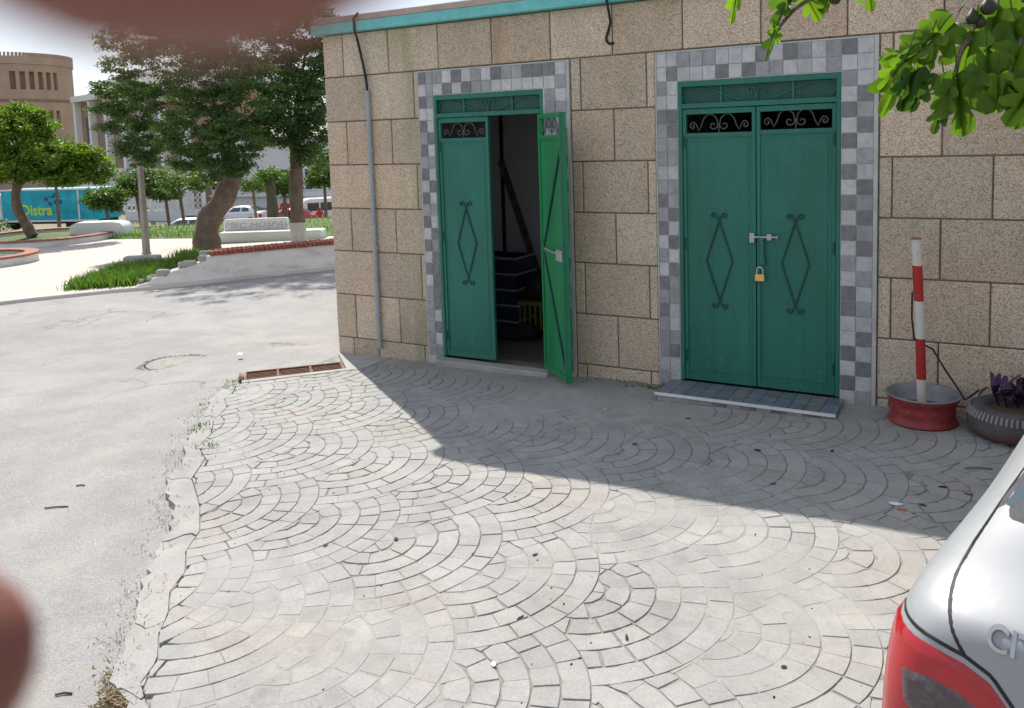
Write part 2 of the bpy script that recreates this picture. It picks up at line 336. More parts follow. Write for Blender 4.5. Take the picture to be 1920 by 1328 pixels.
# ================================================================== SETTING
def sheet(name, xs, ys, fn, mat, kind='structure', parent=None):
    vs = [fn(x, y) for y in ys for x in xs]; nx = len(xs); fs = []
    for j in range(len(ys)-1):
        for i in range(nx-1): fs.append((j*nx+i, j*nx+i+1, (j+1)*nx+i+1, (j+1)*nx+i))
    me = bpy.data.meshes.new(name); me.from_pydata(vs, [], fs); me.materials.append(mat)
    for p in me.polygons: p.use_smooth = True
    o = mesh_obj(name, me, parent)
    if kind: tag(o, kind=kind)
    return o
far = [-1800, -900, -450, -250, -150, -110]; near_x = list(np.arange(-90, 60.1, 3.0))
tag(sheet('ground', far+near_x+[90, 150, 300, 800, 1800], [-1500, -700, -300, -120, -60]+list(np.arange(-40, 100.1, 3.0))+[130, 200, 400, 900, 2200],
      lambda x, y: (x, y, gz(x, y)-.16), M['earth']), 'dry brown earth under and around everything')
# road: asphalt to the right of the park edge
PK0 = Vector((-7.05, .77)); PE = Vector((.589, .808)); PM = Vector((.808, -.589))
def road_z(x, y):
    d = math.hypot((x+1.48), (y+.72)); dip = -.012*math.exp(-(d/1.1)**2)
    return gz(x, y)-.030+dip + .006*math.sin(x*1.3+y*.7)*math.sin(y*.9-x*.4)
tag(sheet('road', list(np.arange(-45, 46, .5)), list(np.arange(0, 32.1, .5)),
      lambda t_, n_: (lambda x, y: (x, y, road_z(x, y)))(PK0.x+PE.x*t_+PM.x*n_, PK0.y+PE.y*t_+PM.y*n_), M['road']), 'worn dusty grey asphalt road bending past the kiosk corner')
# pale paving of the park, a small step above the road
def park_fn(t_, n_):
    x = PK0.x+PE.x*t_-PM.x*n_; y = PK0.y+PE.y*t_-PM.y*n_
    w_ = .05*math.sin(t_*2.1)+.03*math.sin(t_*5.3) if n_ < .3 else 0
    x -= PM.x*w_; y -= PM.y*w_
    return (x, y, gz(x, y)+(.018 if n_ > .001 else -.05))
tag(sheet('park_paving', list(np.arange(-45, 40, .5)), [0, .02, .1, .3]+list(np.arange(.6, 24, .6)), park_fn, M['parkpave']), 'pale sunlit paving of the park')
# lawn
def lawn_near(l): return 22.9 - 3.3*max(0, min(1, (l+13.0)/8.5))
tag(sheet('lawn', list(np.arange(-30, 6, .6)), list(np.linspace(0, 1, 14)),
      lambda l, k: (lambda q: (q.x, q.y, q.z+.03+.05*min(1, k*8)))(sl(lawn_near(l)*(1-k)+31*k, l)), M['lawnbase']), 'green lawn in the park')
def blades(name, pts, h, w, mat, label, cat='grass', lean=.5, tone=(0, 1), parent=None):
    vs = []; fs = []; tn = []
    for p in pts:
        hh = h*random.uniform(.45, 1.15); a = random.uniform(0, 6.283); ww = w*random.uniform(.6, 1.3); d = random.uniform(0, 6.283); ln = hh*random.uniform(.05, lean)
        ax, ay = math.cos(a)*ww, math.sin(a)*ww; dx, dy = math.cos(d)*ln, math.sin(d)*ln; n = len(vs)
        vs += [(p[0]-ax, p[1]-ay, p[2]), (p[0]+ax, p[1]+ay, p[2]), (p[0]+dx*.4+ax*.7, p[1]+dy*.4+ay*.7, p[2]+hh*.6), (p[0]+dx*.4-ax*.7, p[1]+dy*.4-ay*.7, p[2]+hh*.6), (p[0]+dx, p[1]+dy, p[2]+hh*random.uniform(.75, 1))]
        fs += [(n, n+1, n+2, n+3), (n+3, n+2, n+4)]; tn += [random.uniform(*tone)]*5
    me = bpy.data.meshes.new(name); me.from_pydata(vs, [], fs); me.materials.append(mat)
    a_ = me.attributes.new('tone', 'FLOAT', 'POINT'); a_.data.foreach_set('value', tn)
    return tag(mesh_obj(name, me, parent), label, cat, kind='stuff')
pts = []
for _ in range(9000):
    l = random.uniform(-20, 0); k = random.random()**1.6; q = sl(lawn_near(l)*(1-k)+28*k, l); pts.append((q.x, q.y, q.z+.05))
blades('lawn_grass', pts, .12, .012, M['grass'], 'short green grass covering the park lawn')

# ------------------------------------------------------------------ stamped pavement: fan-laid pieces, real joints
EDGE = [(5.6, -8.6), (4.4, -6.3), (3.55, -5.2), (2.95, -4.55), (2.834, -4.354), (2.60, -4.27), (2.535, -4.19), (2.40, -4.02), (2.30, -3.93), (2.133, -3.775), (2.02, -3.66), (1.873, -3.505), (1.75, -3.32), (1.527, -3.118), (1.36, -3.03), (1.091, -2.807), (.93, -2.55), (.72, -2.40), (.566, -2.192), (.36, -1.98), (.20, -1.72), (.037, -1.597), (-.12, -1.32), (-.24, -1.16)]
CRACK = [(5.9, -8.6), (4.75, -6.3), (3.9, -5.2), (3.22, -4.5), (3.06, -4.32), (2.93, -4.20), (2.86, -4.02), (2.66, -3.93), (2.58, -3.78), (2.47, -3.70), (2.42, -3.50), (2.20, -3.36), (2.09, -3.18), (1.86, -3.00), (1.72, -2.86), (1.50, -2.76), (1.27, -2.48), (1.02, -2.36), (.93, -2.13), (.62, -1.86), (.50, -1.62), (.22, -1.40), (.12, -1.22), (-.06, -1.10)]
CRACK = [(e[0]+(c[0]-e[0])*.45, e[1]+(c[1]-e[1])*.45) for e, c in zip(EDGE, CRACK)]
def pz(x, y): return gz(x, y) + .004*math.sin(x*2.1+.5)*math.sin(y*1.7) + .003*math.sin(x*5.1-y*4.3)
WALLY = -.035
def seg_clip(poly, p, n):
    """keep the side of the polygon where (q-p).n >= 0"""
    out = []; m = len(poly)
    for i in range(m):
        a = poly[i]; b = poly[(i+1) % m]
        da = (a[0]-p[0])*n[0]+(a[1]-p[1])*n[1]; db = (b[0]-p[0])*n[0]+(b[1]-p[1])*n[1]
        if da >= 0: out.append(a)
        if (da >= 0) != (db >= 0):
            t_ = da/(da-db); out.append((a[0]+(b[0]-a[0])*t_, a[1]+(b[1]-a[1])*t_))
    return out
def parea(poly): return .5*sum(poly[i][0]*poly[(i+1) % len(poly)][1]-poly[(i+1) % len(poly)][0]*poly[i][1] for i in range(len(poly)))
def inset(poly, d):
    """shrink a convex polygon by d (half-plane clipping)"""
    if parea(poly) < 0: poly = poly[::-1]
    out = poly
    for i in range(len(poly)):
        a = poly[i]; b = poly[(i+1) % len(poly)]; L = math.hypot(b[0]-a[0], b[1]-a[1])
        if L < 1e-5: continue
        n = (-(b[1]-a[1])/L, (b[0]-a[0])/L)
        out = seg_clip(out, (a[0]+n[0]*d, a[1]+n[1]*d), n)
        if len(out) < 3: return []
    return out
def edge_at(line, x, y):
    """nearest segment of a polyline: (point, normal to the right side of travel)"""
    best = None
    for i in range(len(line)-1):
        ax, ay = line[i]; bx, by = line[i+1]; dx, dy = bx-ax, by-ay; L2 = dx*dx+dy*dy
        t_ = max(0, min(1, ((x-ax)*dx+(y-ay)*dy)/L2)); d = math.hypot(x-ax-dx*t_, y-ay-dy*t_)
        if best is None or d < best[0]: L = math.sqrt(L2); best = (d, (ax+dx*t_, ay+dy*t_), (dy/L, -dx/L))
    return best
HOLES = [(3.29, 4.54, -.41, 0.0)]     # the door step
GR_O = Vector((-.146, -1.053)); GR_U = Vector((.695, .719)); GR_V = Vector((-.719, .695))   # gully grate frame at the corner
def inside_pave(x, y):
    d, cp, nn = edge_at(EDGE, x, y); g = Vector((x, y))-GR_O
    if g.dot(GR_V) > -.03 and g.dot(GR_U) < .93 and x < .45: return False
    return (x-cp[0])*nn[0]+(y-cp[1])*nn[1] > .03 and y < -.001
fans = []
dx_, dy_ = .56, .81
for j in range(-2, 9):
    y0 = -6.27 + j*.81
    for i in range(-6, 16):
        x0 = 3.45 + (i-4)*dx_ + (.29 if j % 2 else 0) - .02*j
        fx = x0+random.uniform(-.03, .03); fy = y0+random.uniform(-.025, .025)
        if -1.2 < fx < 7.6 and -6.9 < fy < .75: fans.append((fx, fy, random.uniform(-16, 4)))
fans.sort(key=lambda f: f[0]+.12*f[1])
FR, RINGS = .625, 6
cells = []
for idx, (fx, fy, rot) in enumerate(fans):
    prev = [f for f in fans[:idx] if math.hypot(f[0]-fx, f[1]-fy) < 2*FR]
    dr = FR/RINGS
    for k in range(RINGS):
        r0, r1 = k*dr, (k+1)*dr; rm = (r0+r1)/2
        ns = max(5, int(2*math.pi*rm/.112)); off = random.random()*6.28/ns
        for q in range(ns):
            a0 = off+2*math.pi*(q+random.uniform(-.09, .09))/ns; a1 = off+2*math.pi*(q+1)/ns
            if math.cos((a0+a1)/2-R(rot)) < -.25: continue
            na = 3; poly = [(fx+r1*math.cos(a0+(a1-a0)*u/na), fy+r1*math.sin(a0+(a1-a0)*u/na)) for u in range(na+1)]
            if r0 > 0: poly += [(fx+r0*math.cos(a1+(a0-a1)*u/na), fy+r0*math.sin(a1+(a0-a1)*u/na)) for u in range(na+1)]
            else: poly.append((fx, fy))
            cx_ = sum(p[0] for p in poly)/len(poly); cy_ = sum(p[1] for p in poly)/len(poly); ok = True
            for (gx_, gy_, _) in prev:
                d = math.hypot(cx_-gx_, cy_-gy_)
                if d < FR-.075: ok = False; break
                if d < FR+.13:
                    n = ((cx_-gx_)/d, (cy_-gy_)/d); poly = seg_clip(poly, (gx_+n[0]*FR, gy_+n[1]*FR), n)
                    if len(poly) < 3: ok = False; break
            if not ok or cx_ > 7.8: continue
            poly = seg_clip(poly, (0, WALLY), (0, -1))
            d, cp, nn = edge_at(CRACK, cx_, cy_)
            side = (cx_-cp[0])*nn[0]+(cy_-cp[1])*nn[1]
            if side < -.12: continue
            if d < .2: poly = seg_clip(poly, cp, nn) if len(poly) > 2 else poly
            g = Vector((cx_, cy_))-GR_O
            if g.dot(GR_V) > -.07 and -.3 < g.dot(GR_U) < 1.3: poly = seg_clip(poly, tuple(GR_O-GR_V*.05), tuple(-GR_V)) if len(poly) > 2 else poly
            for hx0, hx1, hy0, hy1 in HOLES:
                if len(poly) > 2 and hx0-.1 < cx_ < hx1+.1 and cy_ > hy0-.1:
                    if cx_ < hx0+.02: poly = seg_clip(poly, (hx0, 0), (-1, 0))
                    elif cx_ > hx1-.02: poly = seg_clip(poly, (hx1, 0), (1, 0))
                    else: poly = seg_clip(poly, (0, hy0), (0, -1))
            if len(poly) > 2 and abs(parea(poly)) > .0005 and inside_pave(cx_, cy_): cells.append(poly)
pavement = tag(bpy.data.objects.new('pavement', None), 'stamped concrete pavement of fan-laid pieces in front of the kiosk', kind='structure'); COL.objects.link(pavement)
# bed with the joint filling: worn flush in patches, recessed elsewhere
def worn_at(x, y):
    v = math.sin(x*1.7+.6*math.sin(y*2.3+1.1))*math.sin(y*1.9+.8*math.sin(x*1.4)) + .55*math.sin(x*4.3+y*2.9+1.0)*math.sin(y*5.1-x*2.2) + .25*math.sin(x*9.1)*math.sin(y*8.3)
    return max(0, min(1, (v-.02)*1.6))
bx = list(np.arange(-1.2, 8.7, .05)); by = list(np.arange(-8.2, 0.01, .05)); vs = []; wr = []; fs = []; nx = len(bx)
for y in by:
    for x in bx:
        wv_ = worn_at(x, y); d_, cp_, nn_ = edge_at(CRACK, x, y); under = (x-cp_[0])*nn_[0]+(y-cp_[1])*nn_[1] < .04; vs.append((x, y, pz(x, y)-(.014 if under else .0040-.0034*wv_))); wr.append(wv_*.92)
for j in range(len(by)-1):
    for i in range(nx-1):
        if inside_pave(bx[i]+.025, by[j]+.025): fs.append((j*nx+i, j*nx+i+1, (j+1)*nx+i+1, (j+1)*nx+i))
me = bpy.data.meshes.new('joint_bed'); me.from_pydata(vs, [], fs); me.materials.append(M['joint'])
at_ = me.attributes.new('worn', 'FLOAT', 'POINT'); at_.data.foreach_set('value', wr)
for p_ in me.polygons: p_.use_smooth = True
mesh_obj('joint_bed', me, pavement)
def piece_geo(poly, gap, base, lift, cham=.0014, skirt=.02):
    a = inset(poly, gap)
    if len(a) < 3: return None
    # drop near-duplicate corners
    a = [p for i, p in enumerate(a) if math.hypot(p[0]-a[i-1][0], p[1]-a[i-1][1]) > .002]
    if len(a) < 3: return None
    b = inset(a, cham)
    cx_ = sum(p[0] for p in a)/len(a); cy_ = sum(p[1] for p in a)/len(a); n = len(a)
    s_ = 1-cham/max(.012, math.sqrt(abs(parea(a)))*.5)
    tx, ty = random.uniform(-.010, .010), random.uniform(-.010, .010)
    zt = lambda x, y: pz(x, y)+lift+tx*(x-cx_)+ty*(y-cy_)
    top = [(cx_+(p[0]-cx_)*s_, cy_+(p[1]-cy_)*s_) for p in a]
    vs = [(p[0], p[1], zt(*p)) for p in top]+[(p[0], p[1], zt(*p)-cham) for p in a]+[(p[0], p[1], pz(*p)-skirt) for p in a]
    fs = [tuple(range(n))]+[(i, n+i, n+(i+1) % n, (i+1) % n) for i in range(n)]+[(n+i, 2*n+i, 2*n+(i+1) % n, n+(i+1) % n) for i in range(n)]
    return vs, fs, (cx_, cy_)
def shown(poly):
    P = [project((p[0], p[1], pz(*p))) for p in poly]
    if any(p[2] < .3 for p in P): return 0
    c0 = sum(p[0] for p in P)/len(P); c1 = sum(p[1] for p in P)/len(P)
    if not (10 < c0 < 1910 and 10 < c1 < 1320): return 0
    return abs(parea([(p[0], p[1]) for p in P]))
order = sorted(range(len(cells)), key=lambda i: -shown(cells[i])); big = set(order[:280])
sv, sf, st = [], [], []
def pave_mesh(name, vs, fs, tn):
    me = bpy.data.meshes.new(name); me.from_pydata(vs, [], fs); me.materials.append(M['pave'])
    a_ = me.attributes.new('tone', 'FLOAT', 'POINT'); a_.data.foreach_set('value', tn if isinstance(tn, list) else [tn]*len(vs)); return me
for i, poly in enumerate(cells):
    g = piece_geo(poly, random.uniform(.0013, .0022), 0, random.uniform(-.0004, .0014))
    if not g: continue
    tone = random.random()
    if i in big:
        c = g[2]; o_ = (c[0], c[1], pz(*c))
        mesh_obj('cobble', pave_mesh('cobble', [(v[0]-o_[0], v[1]-o_[1], v[2]-o_[2]) for v in g[0]], g[1], tone), pavement, o_)
    else:
        n = len(sv); sv += g[0]; sf += [tuple(k+n for k in f) for f in g[1]]; st += [tone]*len(g[0])
tag(mesh_obj('cobbles', pave_mesh('cobbles', sv, sf, st), pavement), kind='stuff')
# broken slabs along the ragged road edge, each its own piece
def resample(line, step):
    out = [line[0]]; acc = 0
    for a, b in zip(line, line[1:]):
        L = math.hypot(b[0]-a[0], b[1]-a[1]); k = max(1, int(L/step))
        out += [(a[0]+(b[0]-a[0])*u/k, a[1]+(b[1]-a[1])*u/k) for u in range(1, k+1)]
    return out
def arc_at(line, n):
    L = [0]
    for p, q in zip(line, line[1:]): L.append(L[-1]+math.hypot(q[0]-p[0], q[1]-p[1]))
    out = []
    for i in range(n+1):
        t_ = L[-1]*i/n; k = max(j for j in range(len(L)-1) if L[j] <= t_+1e-9); u = (t_-L[k])/max(1e-9, L[k+1]-L[k]); out.append((line[k][0]+(line[k+1][0]-line[k][0])*u, line[k][1]+(line[k+1][1]-line[k][1])*u))
    return out
NE = 170; EA = [(p[0]+random.uniform(-.018, .018), p[1]+random.uniform(-.018, .018)) for p in arc_at(EDGE, NE)]; CA = arc_at(CRACK, NE)
cuts = [0]; JAG = {i: [random.uniform(-.5, .5) for _ in range(5)] for i in range(0, 171)}
while cuts[-1] < NE: cuts.append(min(NE, cuts[-1]+random.choice((5, 7, 9, 12, 15))))
for a, b in zip(cuts, cuts[1:]):
    if b-a < 2: continue
    V = []; F = []; K = 4; c = ((EA[a][0]+CA[b][0])/2, (EA[a][1]+CA[b][1])/2); lift = random.uniform(-.004, .001); 
    for i in range(a, b+1):
        u0 = .006
        for j in range(K+1):
            u = .02+.95*j/K; x = EA[i][0]+(CA[i][0]-EA[i][0])*u; y = EA[i][1]+(CA[i][1]-EA[i][1])*u
            if i == a or i == b:
                k = min(max(i+(.035 if i == a else -.035)*4, 0), NE); dxy = (EA[min(i+1, NE)][0]-EA[max(i-1, 0)][0], EA[min(i+1, NE)][1]-EA[max(i-1, 0)][1]); g_ = (.045 if i == a else -.045)+JAG[i][j]
                x += dxy[0]*g_; y += dxy[1]*g_
            V.append((x, y, pz(x, y)+lift))
    w = K+1; m = b-a+1; base = len(V)
    for i in range(m-1):
        for j in range(K): F.append((i*w+j, i*w+j+1, (i+1)*w+j+1, (i+1)*w+j))
    rim = [j for j in range(K)]+[i*w+K for i in range(m-1)]+[(m-1)*w+j for j in range(K, 0, -1)]+[i*w for i in range(m-1, 0, -1)]
    V += [(V[k][0], V[k][1], V[k][2]-.05) for k in rim]; n = len(rim)
    for k in range(n): F.append((rim[k], base+k, base+(k+1) % n, rim[(k+1) % n]))
    o_ = (c[0], c[1], pz(*c)); me = pave_mesh('edge_slab', [(v[0]-o_[0], v[1]-o_[1], v[2]-o_[2]) for v in V], F, random.uniform(.3, .8))
    bm = bmesh.new(); bm.from_mesh(me); bmesh.ops.recalc_face_normals(bm, faces=bm.faces); bm.to_mesh(me); bm.free()
    mesh_obj('edge_slab', me, pavement, o_)
# straw, dust and weeds gathered along the ragged edge
pts = []
for _ in range(2600):
    i = random.randrange(0, NE); e = EA[i]; n_ = Vector((CA[i][0]-e[0], CA[i][1]-e[1])).normalized(); k = random.gauss(-.035, .05)
    if math.sin(i*.9)+math.sin(i*.37+1) < random.uniform(-1.6, 1.2): continue
    x, y = e[0]+n_.x*k+random.gauss(0, .03), e[1]+n_.y*k+random.gauss(0, .03); pts.append((x, y, max(road_z(x, y), pz(x, y)-.028 if k < 0 else pz(x, y))))
blades('dry_grass', pts, .020, .0022, M['straw'], 'dry straw and debris along the broken pavement edge', 'debris', lean=3.0)
pts = []
for cx_, cy_, n, s_ in ((.55, -2.16, 40, .05), (.50, -2.05, 25, .04), (.10, -1.72, 15, .04), (-.20, -1.12, 45, .05), (-.12, -1.2, 25, .05), (.95, -2.35, 30, .04), (3.20, -.12, 80, .05), (3.05, -.08, 50, .07), (2.75, -.07, 25, .08)):
    for _ in range(n): x, y = random.gauss(cx_, s_), random.gauss(cy_, s_*.8); pts.append((x, min(y, -.03), pz(x, y)-.004))
blades('weeds', pts, .026, .004, M['grass'], 'small green weeds in the cracks by the drain and the door step', 'weeds', lean=1.2, tone=(0, .6))
# heaps of brown debris in the two broken-out bites of the edge
for (px_, py_, rx_, ry_) in ((238, 1262, .075, .05), (228, 1310, .09, .05)):
    g_ = on_ground(px_, py_); pts = [(g_.x+random.gauss(0, rx_*.6), g_.y+random.gauss(0, ry_*.6), pz(g_.x, g_.y)-.02) for _ in range(420)]
    blades('dead_leaves', pts, .022, .005, M['straw'], 'brown heap of dead leaves %s' % ('in the upper bite of the pavement edge' if py_ < 1300 else 'at the photo bottom by the pavement edge'), 'debris', lean=2.6, tone=(0, .45))

# ================================================================== KIOSK
BX1, BD = 9.0, 4.6          # length, depth
kiosk = thing('kiosk_building', 'beige washed-stone kiosk with two green metal double doors framed in grey tiles', 'building')
D1 = (1.212, 2.265, .10, 2.362); D2 = (3.372, 4.497, .138, 2.352)     # openings x0 x1 z0 z1
S1 = (1.062, 2.474, .02, 2.565); S2 = (3.213, 4.700, .06, 2.565)      # tiled surrounds
TH = .20; ZT = 2.965
w_ = MB()
def wallbox(x0, x1, z0, z1): w_.box(x0, x1, 0, TH, z0, z1)
wallbox(0, D1[0], -.3, ZT); wallbox(D1[1], D2[0], -.3, ZT); wallbox(D2[1], BX1, -.3, ZT)
wallbox(D1[0], D1[1], D1[3], ZT); wallbox(D2[0], D2[1], D2[3], ZT); wallbox(D1[0], D1[1], -.3, .06); wallbox(D2[0], D2[1], -.3, .10)
w_.box(0, TH, TH, BD, -.3, ZT); w_.box(BX1-TH, BX1, TH, BD, -.3, ZT); w_.box(TH, BX1-TH, BD-TH, BD, -.3, ZT)
wall_o = w_.build('wall', M['mortar'], kiosk)
MB().box(TH, BX1-TH, TH, BD-TH, .0, .062).build('inner_floor', vary('dusty_floor', (.10, .095, .09), .3, 4, .9), kiosk)
inn = MB(); inn.box(TH, BX1-TH, BD-TH-.012, BD-TH-.002, .07, ZT-.01); inn.box(TH+.002, TH+.012, TH, BD-TH-.02, .07, ZT-.01); inn.box(TH, 3.0, 2.0, 2.08, .07, ZT-.01); inn.box(3.0, 3.1, TH, BD-TH-.02, .07, ZT-.01)
inn.build('inner_plaster', M['plaster'], kiosk)
# stone blocks, real joints; laid round the tiled surrounds
ROWS = [-.30, .165, .575, .985, 1.383, 1.783, 2.178, 2.582, 2.962]
even = [0, .232, .745, 1.272, 1.80, 2.337, 2.862, 3.41, 3.969, 4.532, 5.10, 5.66, 6.22, 6.78, 7.34, 7.9, 8.46, 9.0]
odd = [0, .49, 1.002, 1.53, 2.06, 2.590, 3.129, 3.68, 4.24, 4.812, 5.388, 5.95, 6.5, 7.06, 7.62, 8.18, 8.74, 9.0]
J = .0048; PR = .014
def minus(r, h):
    x0, x1, z0, z1 = r; a0, a1, b0, b1 = h
    if a0 >= x1 or a1 <= x0 or b0 >= z1 or b1 <= z0: return [r]
    out = []
    if a0 > x0: out.append((x0, a0, z0, z1))
    if a1 < x1: out.append((a1, x1, z0, z1))
    m0, m1 = max(x0, a0), min(x1, a1)
    if b1 < z1: out.append((m0, m1, b1, z1))
    if b0 > z0: out.append((m0, m1, z0, b0))
    return out
def block(x0, x1, z0, z1, side=False):
    if x1-x0 < .03 or z1-z0 < .02: return
    c = ((x0+x1)/2, 0, (z0+z1)/2); b = MB(); pr = PR+random.uniform(-.0025, .0025)
    hx, hz = (x1-x0)/2-J, (z1-z0)/2-J
    b.bbox(-hx, hx, -pr, .01, -hz, hz, .0055); b.xf(Matrix.Rotation(random.uniform(-.008, .008), 4, 'X') @ Matrix.Rotation(random.uniform(-.005, .005), 4, 'Z'))
    if side: b.xf(Matrix.Rotation(-math.pi/2, 4, 'Z')); b.build('stone_block', M['stone'], wall_o, (0, c[0], c[2]))
    else: b.build('stone_block', M['stone'], wall_o, c)
for i in range(len(ROWS)-1):
    xs = odd if i in (0, 2, 4, 6) else even
    xs = {0: odd, 1: even, 2: odd, 3: even, 4: odd, 5: even, 6: odd, 7: even}[i]
    if i == 0: xs = [0, .19]+odd[1:]
    for a, b in zip(xs, xs[1:]):
        rs = [(a, b, ROWS[i], ROWS[i+1])]
        for h in ((S1[0]-.012, S1[1]+.030, -.3, S1[3]+.012), (S2[0]-.012, S2[1]+.030, -.3, S2[3]+.012)):
            rs = [q for r in rs for q in minus(r, h)]
        for r in rs: block(*r)
    ys = [.02, .3, .85, 1.4, 1.95, 2.5, 3.05, 3.6, 4.15, 4.6] if i % 2 else [.02, .55, 1.1, 1.65, 2.2, 2.75, 3.3, 3.85, 4.4, 4.6]
    for a, b in zip(ys, ys[1:]): block(a, b, ROWS[i], ROWS[i+1], True)
# roof slab with turquoise painted edge
rf = MB(); rf.bbox(-.075, BX1+.08, -.085, BD+.1, ZT+.002, ZT+.088, .006); roof = rf.build('roof_slab', M['turq'], kiosk)
rf = MB(); rf.bbox(-.06, BX1+.06, -.065, BD+.08, ZT+.090, ZT+.15, .006); rf.build('roof_render', M['redroof'], roof)
# tiled surrounds
def surround(S, D, lc, rc, hr, heads):
    b = MB(); y0, y1 = -.020, 0
    b.box(S[0], D[0], y0, -.001, S[2]-.25, S[3]); b.box(D[1], S[1], y0, -.001, S[2]-.25, S[3]); b.box(D[0], D[1], y0, -.001, D[3], S[3])
    so = b.build('tile_surround', M['grout'], kiosk)
    e = MB(); e.box(S[0]-.010, S[0], -.026, -.001, S[2]-.2, S[3]+.01); e.box(S[1], S[1]+.026, -.026, -.001, S[2]-.2, S[3]+.01); e.box(S[0], S[1], -.026, -.001, S[3], S[3]+.010)
    e.build('render_edge', M['caulk'], so)
    gp = .0022
    cache = {}
    def tile(x0, x1, z0, z1, m):
        w2, h2 = round((x1-x0)/2-gp, 3), round((z1-z0)/2-gp, 3); key = (w2, h2, m)
        if key not in cache: cache[key] = MB().bbox(-w2, w2, -.0275, -.018, -h2, h2, .0016).mesh('tile', M[m])
        o = mesh_obj('tile', cache[key], so, ((x0+x1)/2+random.uniform(-.0008, .0008), random.uniform(-.0008, .0008), (z0+z1)/2)); o.rotation_euler = (random.uniform(-.006, .006), 0, random.uniform(-.006, .006))
    zs = [S[3]-.103*k for k in range(0, 27)]; zs = [z for z in zs if z > S[2]-.10]
    for c in (lc, rc):
        for k in range(len(zs)-1):
            flip = k % 2
            for q in range(2):
                r = random.random()
                m = ('tile2' if r < .55 else 'tile1' if r < .9 else 'tile0') if (q+flip) % 2 == 0 else ('tile0' if r < .55 else 'tile1' if r < .92 else 'tile2')
                tile(c[q], c[q+1], zs[k+1], zs[k], m)
    n = len(heads)-1
    for k in range(n):
        for q in range(2):
            r = random.random(); m = ('tile2' if r < .5 else 'tile1' if r < .85 else 'tile0') if (k+q) % 2 == 0 else ('tile0' if r < .6 else 'tile1' if r < .9 else 'tile2')
            tile(heads[k], heads[k+1], hr[q+1], hr[q], m)
surround(S1, D1, (1.062, 1.140, 1.210), (2.278, 2.377, 2.474), (2.565, 2.460, 2.366), [1.212+k*(2.276-1.212)/11 for k in range(12)])
surround(S2, D2, (3.213, 3.290, 3.370), (4.499, 4.597, 4.700), (2.565, 2.455, 2.356), [3.372+k*(4.497-3.372)/12 for k in range(13)])
# ---- door parts
def flat(pts, r=.005, y=-.012):
    return [(p[0], y, p[1]) for p in pts]
def spiral(cx, cz, r0, r1, a0, turns, n=22):
    return [(cx+(r0+(r1-r0)*i/n)*math.cos(a0+turns*2*math.pi*i/n), cz+(r0+(r1-r0)*i/n)*math.sin(a0+turns*2*math.pi*i/n)) for i in range(n+1)]
def s_scroll(x0, x1, z0, z1, flip):
    """one S shaped iron scroll that fills the box"""
    w, h = x1-x0, z1-z0; pts = []
    r = h*.25
    a = spiral(x0+w*.20, z0+r*1.15, r*.25, r*1.15, 2.2, 1.15)           # lower volute
    b = spiral(x0+w*.74, z1-r*1.5, r*1.6, r*.3, math.pi*.95, -1.3)
    pts = a+b
    if flip: pts = [(x0+x1-p[0], p[1]) for p in pts]
    return pts
def diamond(xc, zc, hw, hh, top, bot):
    b = MB(); y = -.016
    b.tube([(xc, y, zc+hh), (xc-hw, y, zc), (xc, y, zc-hh)], .0062, 6); b.tube([(xc, y, zc+hh), (xc+hw, y, zc), (xc, y, zc-hh)], .0062, 6)
    for sgn, z in ((1, zc+hh), (-1, zc-hh)):
        for sx in (-1, 1):
            sp = spiral(sx*.036, sgn*.052, .026, .008, math.pi*.5 if sx*sgn > 0 else math.pi*.5, 0, 1)
            pts = [(xc, y, z-sgn*.012), (xc+sx*.006, y, z+sgn*.012), (xc+sx*.018, y, z+sgn*.032)]
            for i in range(1, 16):
                a = i/15*math.pi*1.75; rr = .021-.012*i/15
                pts.append((xc+sx*(.040-rr*math.cos(a)), y, z+sgn*(.034+rr*math.sin(a))))
            b.tube(pts, .0058, 6)
    return b
